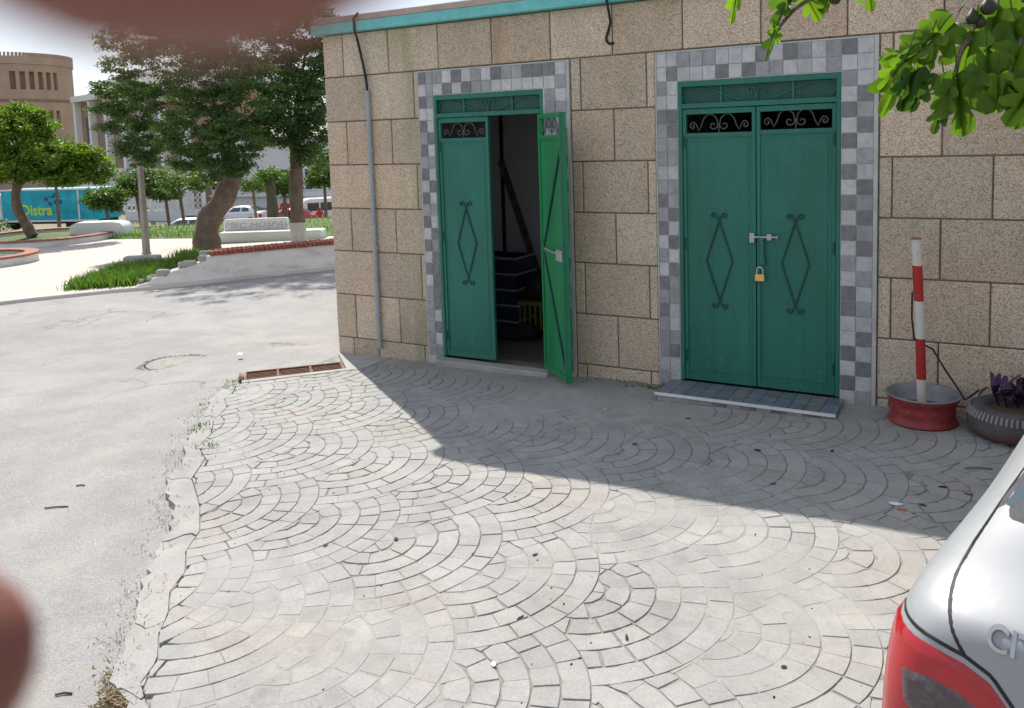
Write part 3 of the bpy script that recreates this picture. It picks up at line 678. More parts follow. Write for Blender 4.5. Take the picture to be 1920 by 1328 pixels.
def leaf_mesh(parent, x0, x1, z0, z1, gt, gb, yo, mat, ornament=True, inside=False, origin=None):
    """metal door leaf: border frame, recessed sheet, open grille at the top"""
    bw = .026; ox, oy, oz = origin or ((x0+x1)/2, yo, z0)
    f = MB()
    f.bbox(x0, x0+bw, -.018, .018, z0, z1, .003); f.bbox(x1-bw, x1, -.018, .018, z0, z1, .003)
    f.box(x0+bw, x1-bw, -.016, .016, z1-bw-.012, z1); f.box(x0+bw, x1-bw, -.016, .016, gb-.03, gb); f.box(x0+bw, x1-bw, -.016, .016, z0, z0+.045)
    o = f.xf(Matrix.Translation((-ox, 0, -oz))).build('door_leaf', mat, parent, (ox, yo, oz))
    def sub(b, name, m, smooth=None): return b.xf(Matrix.Translation((-ox, 0, -oz))).build(name, m, o, smooth=smooth)
    s = MB(); s.box(x0+bw, x1-bw, -.006, .004, z0+.045, gb-.03)
    s.bbox(x0+bw+.026, x1-bw-.026, -.0095, -.006, z0+.075, gb-.062, .003); sub(s, 'sheet_panel', mat)
    k = MB()
    zc = (gt+gb)/2; xm = (x0+x1)/2; h = gt-gb
    for sx in (-1, 1):
        base = xm
        # outer volute, rising stem, inner volute
        w = (x1-x0)/2-bw
        P = []
        for i in range(14):
            a = math.pi*2.4*(1-i/13)+.2; rr = h*(.05+.17*i/13); P.append((base+sx*(w*.80-rr*math.cos(a)*.9), zc-h*.12+rr*math.sin(a)))
        P += [(base+sx*w*.62, zc-h*.38), (base+sx*w*.53, zc-h*.10), (base+sx*w*.47, zc+h*.22), (base+sx*w*.36, zc+h*.44), (base+sx*w*.20, zc+h*.46), (base+sx*w*.06, zc+h*.25), (base+sx*w*.03, zc-h*.05)]
        for i in range(12):
            a = i/11*math.pi*1.9; rr = h*(.24-.17*i/11); P.append((base+sx*(w*.03+h*.24-rr*math.cos(a)), zc-h*.12-rr*math.sin(a)*.95))
        k.tube([(p[0], -.004, p[1]) for p in P], .0045, 6)
    k.tube([(xm, -.004, gb), (xm, -.004, zc)], .0045, 6); sub(k, 'scroll_grille', M['iron'], 50)
    if ornament:
        sub(diamond(xm, (ornament[0]+ornament[1])/2, ornament[2], (ornament[0]-ornament[1])/2, 0, 0), 'diamond_ornament', M['green_dk'], 50)
    hx = x0+.010 if ornament and ornament[3] < 0 else x1-.010
    for hz in (z0+.14, (z0+z1)/2-.02, z1-.28):
        h_ = MB().tube([(hx, -.020, hz), (hx, -.020, hz+.085)], .0085, 8); sub(h_, 'hinge', M['green_dk'], 40)
    return o
def frame(D, zt0, zt1):
    x0, x1, z0, z1 = D; b = MB(); a = .030
    b.bbox(x0+.001, x0+a, -.024, .035, z0, z1-.001, .003); b.bbox(x1-a, x1-.001, -.024, .035, z0, z1-.001, .003)
    b.box(x0+a, x1-a, -.022, .033, z1-.040, z1-.001); b.box(x0+a, x1-a, -.022, .033, zt0-.034, zt0)
    fo = b.build('door_frame', M['green'], kiosk)
    p = MB(); p.box(x0+a, x1-a, .012, .018, zt0, z1-.04); p.build('transom_mesh', M['green_dk'], fo)
    s = MB(); xm = (x0+x1)/2; zm = (zt0+zt1)/2; h = zt1-zt0; w = (x1-x0)/2-a
    for sx in (-1, 1):
        P = [(xm+sx*(w*.93-.0), zt0+.008), (xm+sx*w*.985, zm-h*.15), (xm+sx*w*.97, zm+h*.22), (xm+sx*w*.88, zm+h*.42), (xm+sx*w*.74, zm+h*.40), (xm+sx*w*.5, zm+h*.10), (xm+sx*w*.28, zm-h*.30), (xm+sx*w*.18, zt0+.010)]
        s.tube([(q[0], .002, q[1]) for q in P], .0042, 6)
        P = [(xm+sx*.004, zt0+.006), (xm+sx*.006, zm)]
        for i in range(14):
            a_ = i/13*math.pi*2.0; rr = h*(.26-.17*i/13); P.append((xm+sx*(.008+h*.27-rr*math.cos(a_)), zm+h*.10+rr*math.sin(a_)))
        s.tube([(q[0], .002, q[1]) for q in P], .0042, 6)
    for q in (.36, -.36): s.box(xm+q*w*1.3-.006, xm+q*w*1.3+.006, -.002, .010, zt0, z1-.04)
    s.build('transom_scroll', M['green'], fo, smooth=50)
    return fo
frame(D1, 2.206, 2.320); frame(D2, 2.190, 2.312)
leaf_mesh(kiosk, 1.244, 1.742, D1[2]+.006, 2.165, 2.126, 1.995, .004, M['green'], (1.405, .798, .093, -1))
l2 = leaf_mesh(kiosk, 3.404, 3.930, D2[2]+.006, 2.150, 2.112, 1.976, .004, M['green'], (1.345, .752, .095, -1))
l3 = leaf_mesh(kiosk, 3.936, 4.465, D2[2]+.006, 2.150, 2.124, 1.985, .004, M['green'], (1.345, .754, .093, 1))
# the open leaf: hinged on the right, swung outwards past square, its inner side in view
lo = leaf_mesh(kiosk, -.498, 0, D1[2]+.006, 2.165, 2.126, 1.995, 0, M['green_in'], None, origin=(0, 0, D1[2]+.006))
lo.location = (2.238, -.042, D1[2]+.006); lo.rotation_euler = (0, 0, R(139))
b = MB(); zt = 2.165-.106
H = zt-.10
b.tube([(-.44, .012, 1.90-.106), (-.05, .012, 1.00)], .010, 6); b.tube([(-.05, .012, .96), (-.43, .012, .10)], .010, 6); b.build('brace', M['green_dk'], lo)
b = MB(); b.box(-.498, -.466, .016, .030, .0, 2.05); b.build('lapping_strip', M['green'], lo)
b = MB(); b.bbox(-.47, -.36, .014, .040, .93, 1.02, .006); b.build('lock_case', M['zinc'], lo); b = MB(); b.tube([(-.36, .03, .985), (-.10, .03, 1.0)], .007, 6); b.build('bolt_rod', M['zinc'], lo)
# bolt and hasp on the closed door
b = MB(); b.tube([(3.895, -.032, 1.232), (4.083, -.032, 1.234)], .0075, 8); b.tube([(4.076, -.032, 1.234), (4.086, -.032, 1.234)], .013, 8)
b.bbox(3.888, 3.925, -.040, -.018, 1.190, 1.262, .004); b.bbox(4.01, 4.045, -.040, -.018, 1.210, 1.256, .004); b.build('sliding_bolt', M['zinc'], kiosk, smooth=40)
b = MB(); b.bbox(3.962, 3.990, -.040, -.030, 1.06, 1.232, .003); b.bbox(3.955, 3.998, -.038, -.020, 1.035, 1.085, .004); b.build('hasp', M['green'], kiosk)
b = MB(); b.lathe([(.0, .0), (.012, .0), (.012, .006), (0, .006)], 12, (0, 0, 0), axis='y'); 
for zz in (1.66, .42): pass
# step
st_ = MB(); st_.bbox(3.315, 4.52, -.385, -.03, -.02, .118, .01); stp = st_.build('door_step', M['conc'], kiosk)
cache = {}
for i in range(12):
    a = 3.305+i*.102
    MB().bbox(a+.0015, a+.1005, -.395, -.222, .118, .134, .002).build('tile', M['tileS' if random.random() < .65 else 'tile2'], stp)
    MB().bbox(a+.0015, a+.1005, -.219, -.030, .118, .134, .002).build('tile', M['tileS' if random.random() < .6 else 'tile2'], stp)
    if i in (4, 5, 6, 7, 8, 9, 10): MB().bbox(a+.002, a+.100, -.392, -.385, .052+.002*i, .116, .002).build('tile', M['tile1' if i % 2 else 'tile2'], stp)
MB().box(3.300, 4.532, -.402, -.3955, .116, .1365).build('step_nosing', M['white'], stp)
st_ = MB(); st_.bbox(1.19, 2.29, -.13, -.005, -.06, .085, .008); st_.build('door_step', M['conc'], kiosk)
# down pipe, cables
b = MB(); b.tube([(.520, -.042, .10), (.520, -.042, 2.44)], .021, 14); pp = b.build('down_pipe', M['pipe'], kiosk, smooth=40)
b = MB()
for z in (1.02, 1.9, .4): b.box(.492, .548, -.046, -.012, z, z+.022)
b.build('pipe_clip', M['zinc'], pp)
b = MB(); b.tube([(.520, -.042, 2.42), (.515, -.044, 2.52), (.495, -.05, 2.66), (.470, -.06, 2.80), (.455, -.07, 2.90), (.452, -.098, 2.97), (.450, -.10, 3.07), (.46, -.05, 3.125)], .011, 8); b.build('cable', M['cable'], kiosk, smooth=60)
b = MB(); b.tube([(2.84, -.06, 3.13), (2.85, -.1, 3.10), (2.858, -.10, 2.99), (2.872, -.09, 2.90), (2.868, -.05, 2.82), (2.838, -.03, 2.755), (2.822, -.028, 2.715), (2.826, -.028, 2.682), (2.845, -.026, 2.667), (2.882, -.024, 2.668)], .0095, 8); b.build('cable', M['cable'], kiosk, smooth=60)
# padlock
pl = thing('padlock', 'brass padlock hanging from the bolt of the closed green door', 'padlock', (3.966, -.052, .92))
b = MB(); b.bbox(-.034, .034, -.012, .012, 0, .052, .005); b.build('body', M['brass'], pl)
b = MB(); P = [(-.020, 0, .045), (-.020, 0, .078)]+[(-.020*math.cos(i/8*math.pi), 0, .080+.022*math.sin(i/8*math.pi)) for i in range(1, 8)]+[(.020, 0, .078), (.020, 0, .045)]; b.tube(P, .0058, 8); b.build('shackle', M['zinc'], pl, smooth=50)
# ---- what stands inside behind the open door
for k in range(5):
    c = thing('plastic_crate', ['lowest', 'second', 'third', 'fourth', 'top'][k]+' dark blue plastic crate of the stack inside the open doorway', 'crate', (1.12, 1.20, .064+k*.155), R(random.uniform(-3, 3)), 'stacked crates in the kiosk')
    b = MB(); b.box(-.27, .27, -.2, .2, 0, .012); b.box(-.27, .27, -.2, -.188, .012, .14); b.box(-.27, .27, .188, .2, .012, .14); b.box(-.27, -.258, -.188, .188, .012, .14); b.box(.258, .27, -.188, .188, .012, .14); b.build('body', NT('crate_navy').set((.018, .022, .05), .5) if k == 0 else bpy.data.materials['crate_navy'], c)
    b = MB(); b.box(-.28, .28, -.212, -.2, .125, .146); b.box(.27, .282, -.2, .2, .125, .146); b.build('rim', M['zinc'], c)
yc = thing('basket', 'dull yellow slatted plastic basket on the floor inside the doorway', 'basket', (1.56, 1.25, .064), R(8))
ym = NT('yellow_plastic').set((.11, .11, .015), .6)
b = MB(); b.box(-.2, .2, -.2, .2, 0, .05); b.build('base', ym, yc)
b = MB(); b.prism([(-.206, -.206), (.206, -.206), (.206, .206), (-.206, .206)], .30, .34); b.build('rim', ym, yc)
for k in range(8):
    u = -.19+k*.054
    for q in range(2):
        b = MB(); b.box(u-.011, u+.011, -.204, -.196, .051, .299) if q == 0 else b.box(.196, .204, u-.011, u+.011, .051, .299); b.build('slat', ym, yc)
def lump(name, label, cat, loc, rx, ry, rz_, mat, seed=1, amp=.25):
    bm = bmesh.new(); bmesh.ops.create_icosphere(bm, subdivisions=3, radius=1); rr = random.Random(seed); ph = [rr.uniform(0, 6) for _ in range(6)]
    for v in bm.verts:
        p = v.co.copy(); k = 1+amp*(math.sin(p.x*3.1+ph[0])*math.sin(p.y*2.7+ph[1])+.5*math.sin(p.z*6+ph[2]+p.x*4)*math.sin(p.y*5+ph[3]))
        v.co = Vector((p.x*rx*k, p.y*ry*k, max(0, rz_*.9+p.z*rz_*k)))
    me = bpy.data.meshes.new(name); bm.to_mesh(me); bm.free()
    for p_ in me.polygons: p_.use_smooth = True
    return tag(mesh_obj(name, me, None, loc, mat), label, cat)
lump('sack', 'black stuffed sack heaped on the yellow basket inside the doorway', 'sack', (1.54, 1.27, .40), .22, .2, .13, M['blackpl'], 3)
lump('bundle', 'dark bundle lying on the floor in front of the basket', 'bundle', (1.45, .92, .064), .24, .16, .07, M['dark'], 5)
b = MB(); b.bbox(-.035, .035, -.018, .018, 0, 1.75, .004); b.xf(Matrix.Rotation(R(-19), 4, 'Y'))
tag(b.build('plank', M['bark'], None, (1.30, 1.90, .075)), 'dark plank leaning against the back wall inside the doorway', 'plank')
b = MB(); b.tube([(.70, 1.975, .1), (.70, 1.975, 2.8)], .02, 8); b.build('wall_conduit', M['dark'], kiosk)

# ================================================================== NEAR OBJECTS
# gully grate at the kiosk corner
gl = thing('drain_grate', 'rusty three-bay drain grate clogged with leaves at the kiosk corner', 'grate', (GR_O.x, GR_O.y, pz(GR_O.x, GR_O.y)-.012), math.atan2(GR_U.y, GR_U.x))
rustm = vary('rusty_steel', (.17, .085, .05), .4, 14, .85, .4, 60)
b = MB(); L, Wd = .84, .27
b.box(0, L, 0, .018, -.03, .018); b.box(0, L, Wd-.018, Wd, -.03, .018); b.box(0, .018, .018, Wd-.018, -.03, .018); b.box(L-.018, L, .018, Wd-.018, -.03, .018)
b.build('frame', rustm, gl)
for k in (1, 2): MB().box(k*L/3-.010, k*L/3+.010, .018, Wd-.018, -.02, .016).build('crossbar', rustm, gl)
for k in range(3):
    for q in range(5): MB().box(k*L/3+.022, (k+1)*L/3-.014, .035+q*.045, .047+q*.045, -.018, .006).build('bar', rustm, gl)
for k in range(4): MB().box(-.05+k*.011, -.046+k*.011, .01, Wd-.01, -.02, .016).build('end_rib', rustm, gl)
b = MB(); nx_, ny_ = 36, 12
vs = [(.02+(L-.04)*i/nx_, .02+(Wd-.04)*j/ny_, -.012+.012*math.sin(i*1.9+j)*math.sin(j*2.3+i*.7)+random.uniform(-.006, .010)) for j in range(ny_+1) for i in range(nx_+1)]
b.add(vs, [(j*(nx_+1)+i, j*(nx_+1)+i+1, (j+1)*(nx_+1)+i+1, (j+1)*(nx_+1)+i) for j in range(ny_) for i in range(nx_)]); b.build('leaf_litter', M['dirt'], gl)
# concrete apron round the grate, up to the kiosk corner
b = MB(); q = lambda u, v: tuple(GR_O+GR_U*u+GR_V*v)
b.prism([q(-.02, -.075), q(1.0, -.075), (.62, -.02), (.0, -.02), q(.86, -.005), q(-.02, -.005)], -.06, .004, fn=lambda x, y, h: (x, y, pz(x, y)+h)); b.build('gully_apron', M['conc'], pavement)
b = MB(); b.prism([q(.86, -.004), (.0, -.021), (.0, .6), (-.16, .3), q(.86, .34)], -.06, -.004, fn=lambda x, y, h: (x, y, pz(x, y)+h)); b.build('gully_apron', M['conc'], pavement)
# manhole in the road
mc = on_ground(326, 673)
mh = thing('manhole_cover', 'worn round manhole cover sunk in a cracked ring of the asphalt', 'manhole', (mc.x, mc.y, road_z(mc.x, mc.y)))
b = MB(); b.lathe([(.0, .004), (.25, .005), (.256, .001), (.256, -.03)], 40); b.build('cover', vary('worn_manhole', (.30, .285, .26), .45, 7, .95, .7, 35), mh, smooth=30)
b = MB(); 
for k in range(40):
    a = k/40*6.283; r0 = .275+.012*math.sin(a*5)+random.uniform(-.006, .006); r1 = r0+.055+.05*max(0, math.sin(a*1+1.2))+random.uniform(-.02, .03); a2 = (k+1)/40*6.283-.02
    z = random.uniform(.002, .010); b.add([(r0*math.cos(a), r0*math.sin(a), .001), (r1*math.cos(a), r1*math.sin(a), -.01), (r1*math.cos(a2), r1*math.sin(a2), -.01), (r0*math.cos(a2), r0*math.sin(a2), .001), ((r0+r1)/2*math.cos((a+a2)/2), (r0+r1)/2*math.sin((a+a2)/2), z)], [(0, 1, 4), (1, 2, 4), (2, 3, 4), (3, 0, 4)])
b.build('broken_collar', vary('old_asphalt', (.17, .165, .16), .4, 12, .95, .6, 60), mh)
b = MB(); b.lathe([(.256, .0045), (.277, -.004), (.277, -.02)], 40); b.build('rim_gap', M['dark'], mh)
# ---- warning post in a wheel rim
RC = Vector((5.03, -.262)); rz0 = pz(RC.x, RC.y)
pt = thing('warning_post', 'red and white striped post standing in a red wheel rim by the wall', 'post', (RC.x, RC.y, rz0+.002))
rm = NT('rim_red_paint'); n = rm.noise(9, 5, .65); f = rm.noise(60, 3); c = rm.ramp(n, [(.3, (.20, .022, .024)), (.65, (.34, .045, .045))]); c = rm.mix(rm.ramp(f, [(.60, 0), (.72, .5)]), c, (.25, .2, .18)); rm.set(c, .5, 0, .4); rm.bump(f, .1, .003)
b = MB(); b.lathe([(.155, .012), (.195, .0), (.206, .010), (.200, .022), (.190, .038), (.186, .060), (.192, .080), (.186, .098), (.188, .120), (.200, .142), (.212, .160), (.214, .172)], 48); b.build('wheel_rim', rm.m, pt, smooth=50)
b = MB(); b.lathe([(.214, .172), (.222, .178), (.220, .184), (.208, .183), (.194, .160), (.182, .135), (.170, .105), (.150, .085), (0, .080)], 48); b.build('rim_inside', vary('bare_rim_steel', (.25, .25, .26), .25, 9, .5, .1, metal=.3), pt, smooth=50)
b = MB(); b.lathe([(.165, .087), (.10, .096), (0, .10)], 24); b.build('fill', M['soil'], pt, smooth=60)
pm = NT('post_paint'); z = pm.sep(pm.opos())[2]; nz = pm.math('ADD', z, pm.math('MULTIPLY', pm.noise(14, 3), .012))
band = pm.ramp(nz, [(0, (.62, .58, .50)), (.276, (.40, .022, .022)), (.536, (.62, .59, .52)), (.774, (.42, .024, .022)), (.999, (.62, .56, .50))], 'CONSTANT')
pm.set(pm.mix(pm.ramp(pm.noise(30, 5, .7), [(.60, 0), (.72, .6)]), band, (.30, .24, .2)), .55, 0, .35)
b = MB(); P = [(-.005+.018*math.sin(i/9*1.2)-.062*(i/9)**1.15, -.03*i/9, .085+1.075*i/9) for i in range(10)]; b.tube(P, .0285, 16); b.build('pole', pm.m, pt, smooth=50)
b = MB(); b.tube([(P[9][0], P[9][1], 1.158), (P[9][0], P[9][1], 1.168)], .031, 16); b.build('pole_cap', M['redcap'], pt)
b = MB(); b.tube([(-.07, .01, .82), (-.068, -.02, .66), (-.055, .012, .52), (-.02, .03, .49), (.05, .03, .46), (.12, .02, .34), (.19, 0, .24), (.235, -.03, .175), (.26, -.05, .20), (.31, -.03, .245)], .006, 6); b.build('wire', M['cable'], pt, smooth=60)
b = MB(); b.tube([(.04, -.03, .10), (.075, -.06, .15)], .004, 5); b.build('stick', M['straw'], pt)
# ---- tyre planter
TC = Vector((5.560, -.318)); ty = thing('tyre_planter', 'old tyre laid flat as a planter beside the wheel rim', 'planter', (TC.x, TC.y, pz(TC.x, TC.y)+.002))
tr = NT('tyre_rubber'); n = tr.noise(8, 5, .65); z = tr.sep(tr.opos())[2]; c = tr.ramp(n, [(.3, (.06, .058, .057)), (.7, (.13, .125, .12))])
low = tr.math('LESS_THAN', tr.math('ADD', z, tr.math('MULTIPLY', n, .05)), .088); c = tr.mix(tr.math('MULTIPLY', low, .75), c, (.16, .075, .065)); tr.set(c, .8, 0, .3); tr.bump(tr.noise(50, 4), .3, .004)
b = MB(); prof = [(.155, .03), (.165, .005), (.21, .0), (.255, .012), (.278, .045), (.284, .09), (.278, .135), (.258, .166), (.235, .180), (.20, .178), (.172, .168), (.158, .150)]; b.lathe(prof, 56); b.build('tyre', tr.m, ty, smooth=50)
b = MB(); wl = NT('tread_dust').set((.24, .23, .22), .9)
for k in range(64):
    a = k/64*6.283; ca, sa = math.cos(a), math.sin(a); cb, sb = math.cos(a+.05), math.sin(a+.05); h = random.uniform(.0, .012)
    b.add([(.280*ca, .280*sa, .128), (.280*cb, .280*sb, .120), (.262*cb, .262*sb, .164+h*.1), (.264*ca, .264*sa, .160), (.288*ca, .288*sa, .130), (.288*cb, .288*sb, .122), (.266*cb, .266*sb, .170), (.268*ca, .268*sa, .166)], [(0,1,2,3), (4,7,6,5), (0,4,5,1), (1,5,6,2), (2,6,7,3), (3,7,4,0)])
b.build('tread_lug', wl, ty)
b = MB(); b.lathe([(.170, .150), (.10, .162), (0, .168)], 28); b.build('soil', M['soil'], ty, smooth=60)
def lance_leaf(vs, fs, tn, base, yaw, elev, ln, wd, droop, tone):
    n = len(vs); K = 6; d = Vector((math.cos(yaw), math.sin(yaw), 0)); s_ = Vector((-d.y, d.x, 0)); pos = Vector(base); e = elev
    for i in range(K+1):
        u = i/K; w_ = wd*(math.sin(math.pi*min(1, .12+u*.88))**.7)*(1 if i < K else .05)
        up = Vector((0, 0, 1))
        nrm = (up*math.cos(e)-d*math.sin(e))
        vs += [tuple(pos-s_*w_+nrm*w_*.35), tuple(pos), tuple(pos+s_*w_+nrm*w_*.35)]; tn += [tone]*3
        pos = pos + (d*math.cos(e)+up*math.sin(e))*(ln/K); e -= droop/K
    for i in range(K): a = n+i*3; fs += [(a, a+1, a+4, a+3), (a+1, a+2, a+5, a+4)]
def leafy_plant(name, label, loc, n, ln, wd, mat, seed, spread=.10, zt=.0, cat='plant', group=None, stem=.16, zb=.0, drop=1.0):
    rr = random.Random(seed); t_ = thing(name, label, cat, loc, 0, group); S = MB(); vs, fs, tn = [], [], []
    for k in range(n):
        a = rr.uniform(0, 6.28); r_ = spread*math.sqrt(rr.random()); bx_, by_ = r_*math.cos(a), r_*math.sin(a); h = stem*rr.uniform(.5, 1.2); lx, ly = bx_+math.cos(a)*h*.35, by_+math.sin(a)*h*.35
        S.tube([(bx_, by_, zb), ((bx_+lx)/2, (by_+ly)/2, zb+h*.55), (lx, ly, zb+h)], [.006, .005, .003], 5)
        for q in range(rr.randint(5, 8)):
            u = .25+.75*q/7; lance_leaf(vs, fs, tn, (bx_+(lx-bx_)*u, by_+(ly-by_)*u, zb+h*u), rr.uniform(0, 6.28), rr.uniform(.35, 1.25), ln*rr.uniform(.6, 1.15), wd*rr.uniform(.7, 1.2), rr.uniform(.3, 1.4)*drop, rr.random())
    S.build('stem', mat, t_)
    me = bpy.data.meshes.new('foliage'); me.from_pydata(vs, [], fs); me.materials.append(mat); me.attributes.new('tone', 'FLOAT', 'POINT').data.foreach_set('value', tn)
    for p_ in me.polygons: p_.use_smooth = True
    mesh_obj('foliage', me, t_); return t_
leafy_plant('purple_plant', 'purple trailing plant with pointed leaves growing in the tyre', (TC.x-.02, TC.y+.03, pz(TC.x, TC.y)+.16), 9, .15, .017, M['purple'], 4, .11, stem=.16)

# ================================================================== CARS
def make_car(paintm, name, label, cat, loc, rotz, detail=True, group=None):
    """hatchback, rear at local y=0, nose at y=3.85"""
    C_ = [ # y, half-profile (x, z) from the underside centre up to the roof centre
     (0.00, [(0,.30),(.45,.30),(.60,.34),(.655,.46),(.665,.62),(.655,.78),(.62,.872),(.50,.905),(.28,.915),(0,.920)]),
     (0.05, [(0,.24),(.58,.24),(.74,.30),(.790,.46),(.795,.64),(.775,.80),(.72,.895),(.56,.938),(.30,.952),(0,.958)]),
     (0.16, [(0,.20),(.64,.20),(.79,.27),(.825,.46),(.828,.66),(.805,.84),(.745,.935),(.60,.985),(.32,1.0),(0,1.006)]),
     (0.36, [(0,.18),(.66,.18),(.80,.25),(.825,.46),(.825,.68),(.795,.865),(.722,.950),(.612,1.020),(.33,1.036),(0,1.04)]),
     (0.70, [(0,.17),(.66,.17),(.80,.24),(.822,.46),(.820,.70),(.785,.872),(.700,.985),(.580,1.262),(.33,1.315),(0,1.32)]),
     (0.95, [(0,.16),(.66,.16),(.80,.23),(.824,.46),(.820,.70),(.788,.876),(.705,1.00),(.570,1.325),(.33,1.382),(0,1.392)]),
     (1.60, [(0,.16),(.66,.16),(.80,.22),(.832,.46),(.830,.70),(.808,.884),(.735,1.02),(.575,1.362),(.32,1.408),(0,1.415)]),
     (2.25, [(0,.16),(.66,.16),(.80,.22),(.842,.46),(.840,.69),(.826,.875),(.752,1.01),(.565,1.325),(.32,1.368),(0,1.378)]),
     (2.62, [(0,.16),(.66,.16),(.80,.22),(.838,.46),(.836,.68),(.818,.855),(.745,.96),(.600,1.13),(.34,1.165),(0,1.175)]),
     (2.92, [(0,.17),(.66,.17),(.79,.23),(.832,.46),(.828,.66),(.800,.825),(.725,.890),(.600,.935),(.34,.955),(0,.962)]),
     (3.35, [(0,.18),(.62,.18),(.77,.25),(.815,.45),(.805,.62),(.760,.755),(.690,.810),(.55,.845),(.30,.862),(0,.868)]),
     (3.70, [(0,.20),(.56,.20),(.71,.27),(.755,.43),(.740,.55),(.690,.645),(.62,.69),(.48,.715),(.26,.728),(0,.732)]),
     (3.85, [(0,.26),(.45,.26),(.58,.31),(.615,.42),(.60,.51),(.55,.565),(.49,.59),(.38,.60),(.2,.605),(0,.607)]),
    ]
    nP = 10; vs = []; fs = []
    for (y, pr) in C_:
        vs += [(x, y, z) for x, z in pr] + [(-x, y, z) for x, z in pr[1:-1]]
    ring = 18
    def idx(s, k): # ring order: 0..9 right side, then left side from top to bottom
        k %= ring; return s*ring + (k if k < 10 else 10+(17-k))
    for s in range(len(C_)-1):
        for k in range(ring): fs.append((idx(s, k), idx(s, k+1), idx(s+1, k+1), idx(s+1, k)))
    for s, rev in ((0, True), (len(C_)-1, False)):
        for k in range(9):  # cap as strips
            q = (idx(s, k), idx(s, k+1), idx(s, (18-k-1) % 18), idx(s, (18-k) % 18)); q = tuple(dict.fromkeys(q)); fs.append(q[::-1] if rev else q)
    me = bpy.data.meshes.new('body'); me.from_pydata(vs, [], fs)
    bm = bmesh.new(); bm.from_mesh(me); bmesh.ops.recalc_face_normals(bm, faces=bm.faces); bm.to_mesh(me); bm.free()
    tmp = bpy.data.objects.new('body', me); COL.objects.link(tmp); md = tmp.modifiers.new('s', 'SUBSURF'); md.levels = 3 if detail else 2; md.render_levels = md.levels
    dg = bpy.context.evaluated_depsgraph_get(); ev = bpy.data.meshes.new_from_object(tmp.evaluated_get(dg)); bpy.data.objects.remove(tmp)
    for p_ in ev.polygons: p_.use_smooth = True
    car = thing(name, label, cat, loc, rotz, group)
    body = mesh_obj('body', ev, car, (0, 0, 0), paintm)
    bvh = BVHTree.FromPolygons([v.co for v in ev.vertices], [tuple(p.vertices) for p in ev.polygons])
    def hit(mode, a, h):
        if mode == 'rear': o_, d_ = Vector((a, -2, h)), Vector((0, 1, 0))
        elif mode == 'front': o_, d_ = Vector((a, 6, h)), Vector((0, -1, 0))
        elif mode == 'left': o_, d_ = Vector((-3, a, h)), Vector((1, 0, 0))
        else: o_, d_ = Vector((3, a, h)), Vector((-1, 0, 0))
        r_ = bvh.ray_cast(o_, d_)
        if r_[0] is None:
            r_ = bvh.find_nearest(o_+d_*(2.1 if mode in ('rear', 'front') else 2.2)); 
        n_ = r_[1]
        return r_[0], (n_ if n_.dot(d_) < 0 else -n_)
    def rs(line, n):
        L = [0]
        for p, q in zip(line, line[1:]): L.append(L[-1]+math.hypot(q[0]-p[0], q[1]-p[1]))
        out = []
        for i in range(n+1):
            t_ = L[-1]*i/n; k = max(j for j in range(len(L)-1) if L[j] <= t_+1e-9); u = (t_-L[k])/max(1e-9, L[k+1]-L[k]); out.append((line[k][0]+(line[k+1][0]-line[k][0])*u, line[k][1]+(line[k+1][1]-line[k][1])*u))
        return out
    def patch(nm, mode, top, bot, mat, off=.004, n=14, m=8, parent=None, sink=.006):
        """panel that follows the body between two outline curves, with a turned-down rim"""
        T, B = rs(top, n), rs(bot, n); V = []; F = []
        for j in range(m+1):
            for i in range(n+1):
                u = j/m; a, h = T[i][0]+(B[i][0]-T[i][0])*u, T[i][1]+(B[i][1]-T[i][1])*u
                p, nn = hit(mode, a, h); edge = i in (0, n) or j in (0, m); V.append(p+nn*(-sink if edge else off))
        w = n+1
        for j in range(m):
            for i in range(n): F.append((j*w+i, j*w+i+1, (j+1)*w+i+1, (j+1)*w+i))
        return MB().add(V, F).build(nm, mat, parent or car, smooth=70)
    def seam(nm, mode, line, r=.005, mat=None, n=40, off=-.001):
        P = [];
        for a, h in rs(line, n):
            p, nn = hit(mode, a, h); P.append(p+nn*off)
        return MB().tube(P, r, 6).build(nm, mat or M['blackpl'], car, smooth=60)
    G = M['glass']
    # rear window with dark surround
    for sgn in (1,):
        patch('window_surround', 'rear', [(-.475, 1.325), (-.3, 1.345), (.3, 1.345), (.475, 1.325)], [(-.664, 1.002), (-.595, 1.011), (-.3, 1.026), (.3, 1.026), (.595, 1.011), (.664, 1.002)], M['greypl'], .004, 30, 12, sink=-.001)
        patch('rear_window', 'rear', [(-.455, 1.305), (-.28, 1.325), (.28, 1.325), (.455, 1.305)], [(-.645, 1.014), (-.59, 1.022), (-.3, 1.042), (.3, 1.042), (.59, 1.022), (.645, 1.014)], G, .008, 30, 12, sink=-.003)
    patch('windscreen', 'front', [(-.50, 1.34), (0, 1.365), (.50, 1.34)], [(-.62, .985), (0, 1.0), (.62, .985)], G, .006)
    for md_ in ('left', 'right'):
        patch('side_window', md_, [(1.02, 1.31), (1.25, 1.325), (1.48, 1.33)], [(.86, 1.00), (1.2, .995), (1.48, .99)], G, .006)
        patch('side_window', md_, [(1.54, 1.33), (1.9, 1.325), (2.18, 1.305)], [(1.54, .99), (2.1, .975), (2.52, .97)], G, .006)
        seam('door_gap', md_, [(1.51, 1.36), (1.51, .95), (1.51, .30)], .003); seam('door_gap', md_, [(2.60, .95), (2.58, .6), (2.52, .30)], .003)
        patch('door_handle', md_, [(1.60, .845), (1.76, .845)], [(1.60, .815), (1.76, .815)], M['blackpl'], .02, 4, 2)
        patch('side_moulding', md_, [(.95, .56), (2.95, .55)], [(.95, .50), (2.95, .49)], M['greypl'], .012, 20, 2)
        sgn = -1 if md_ == 'left' else 1
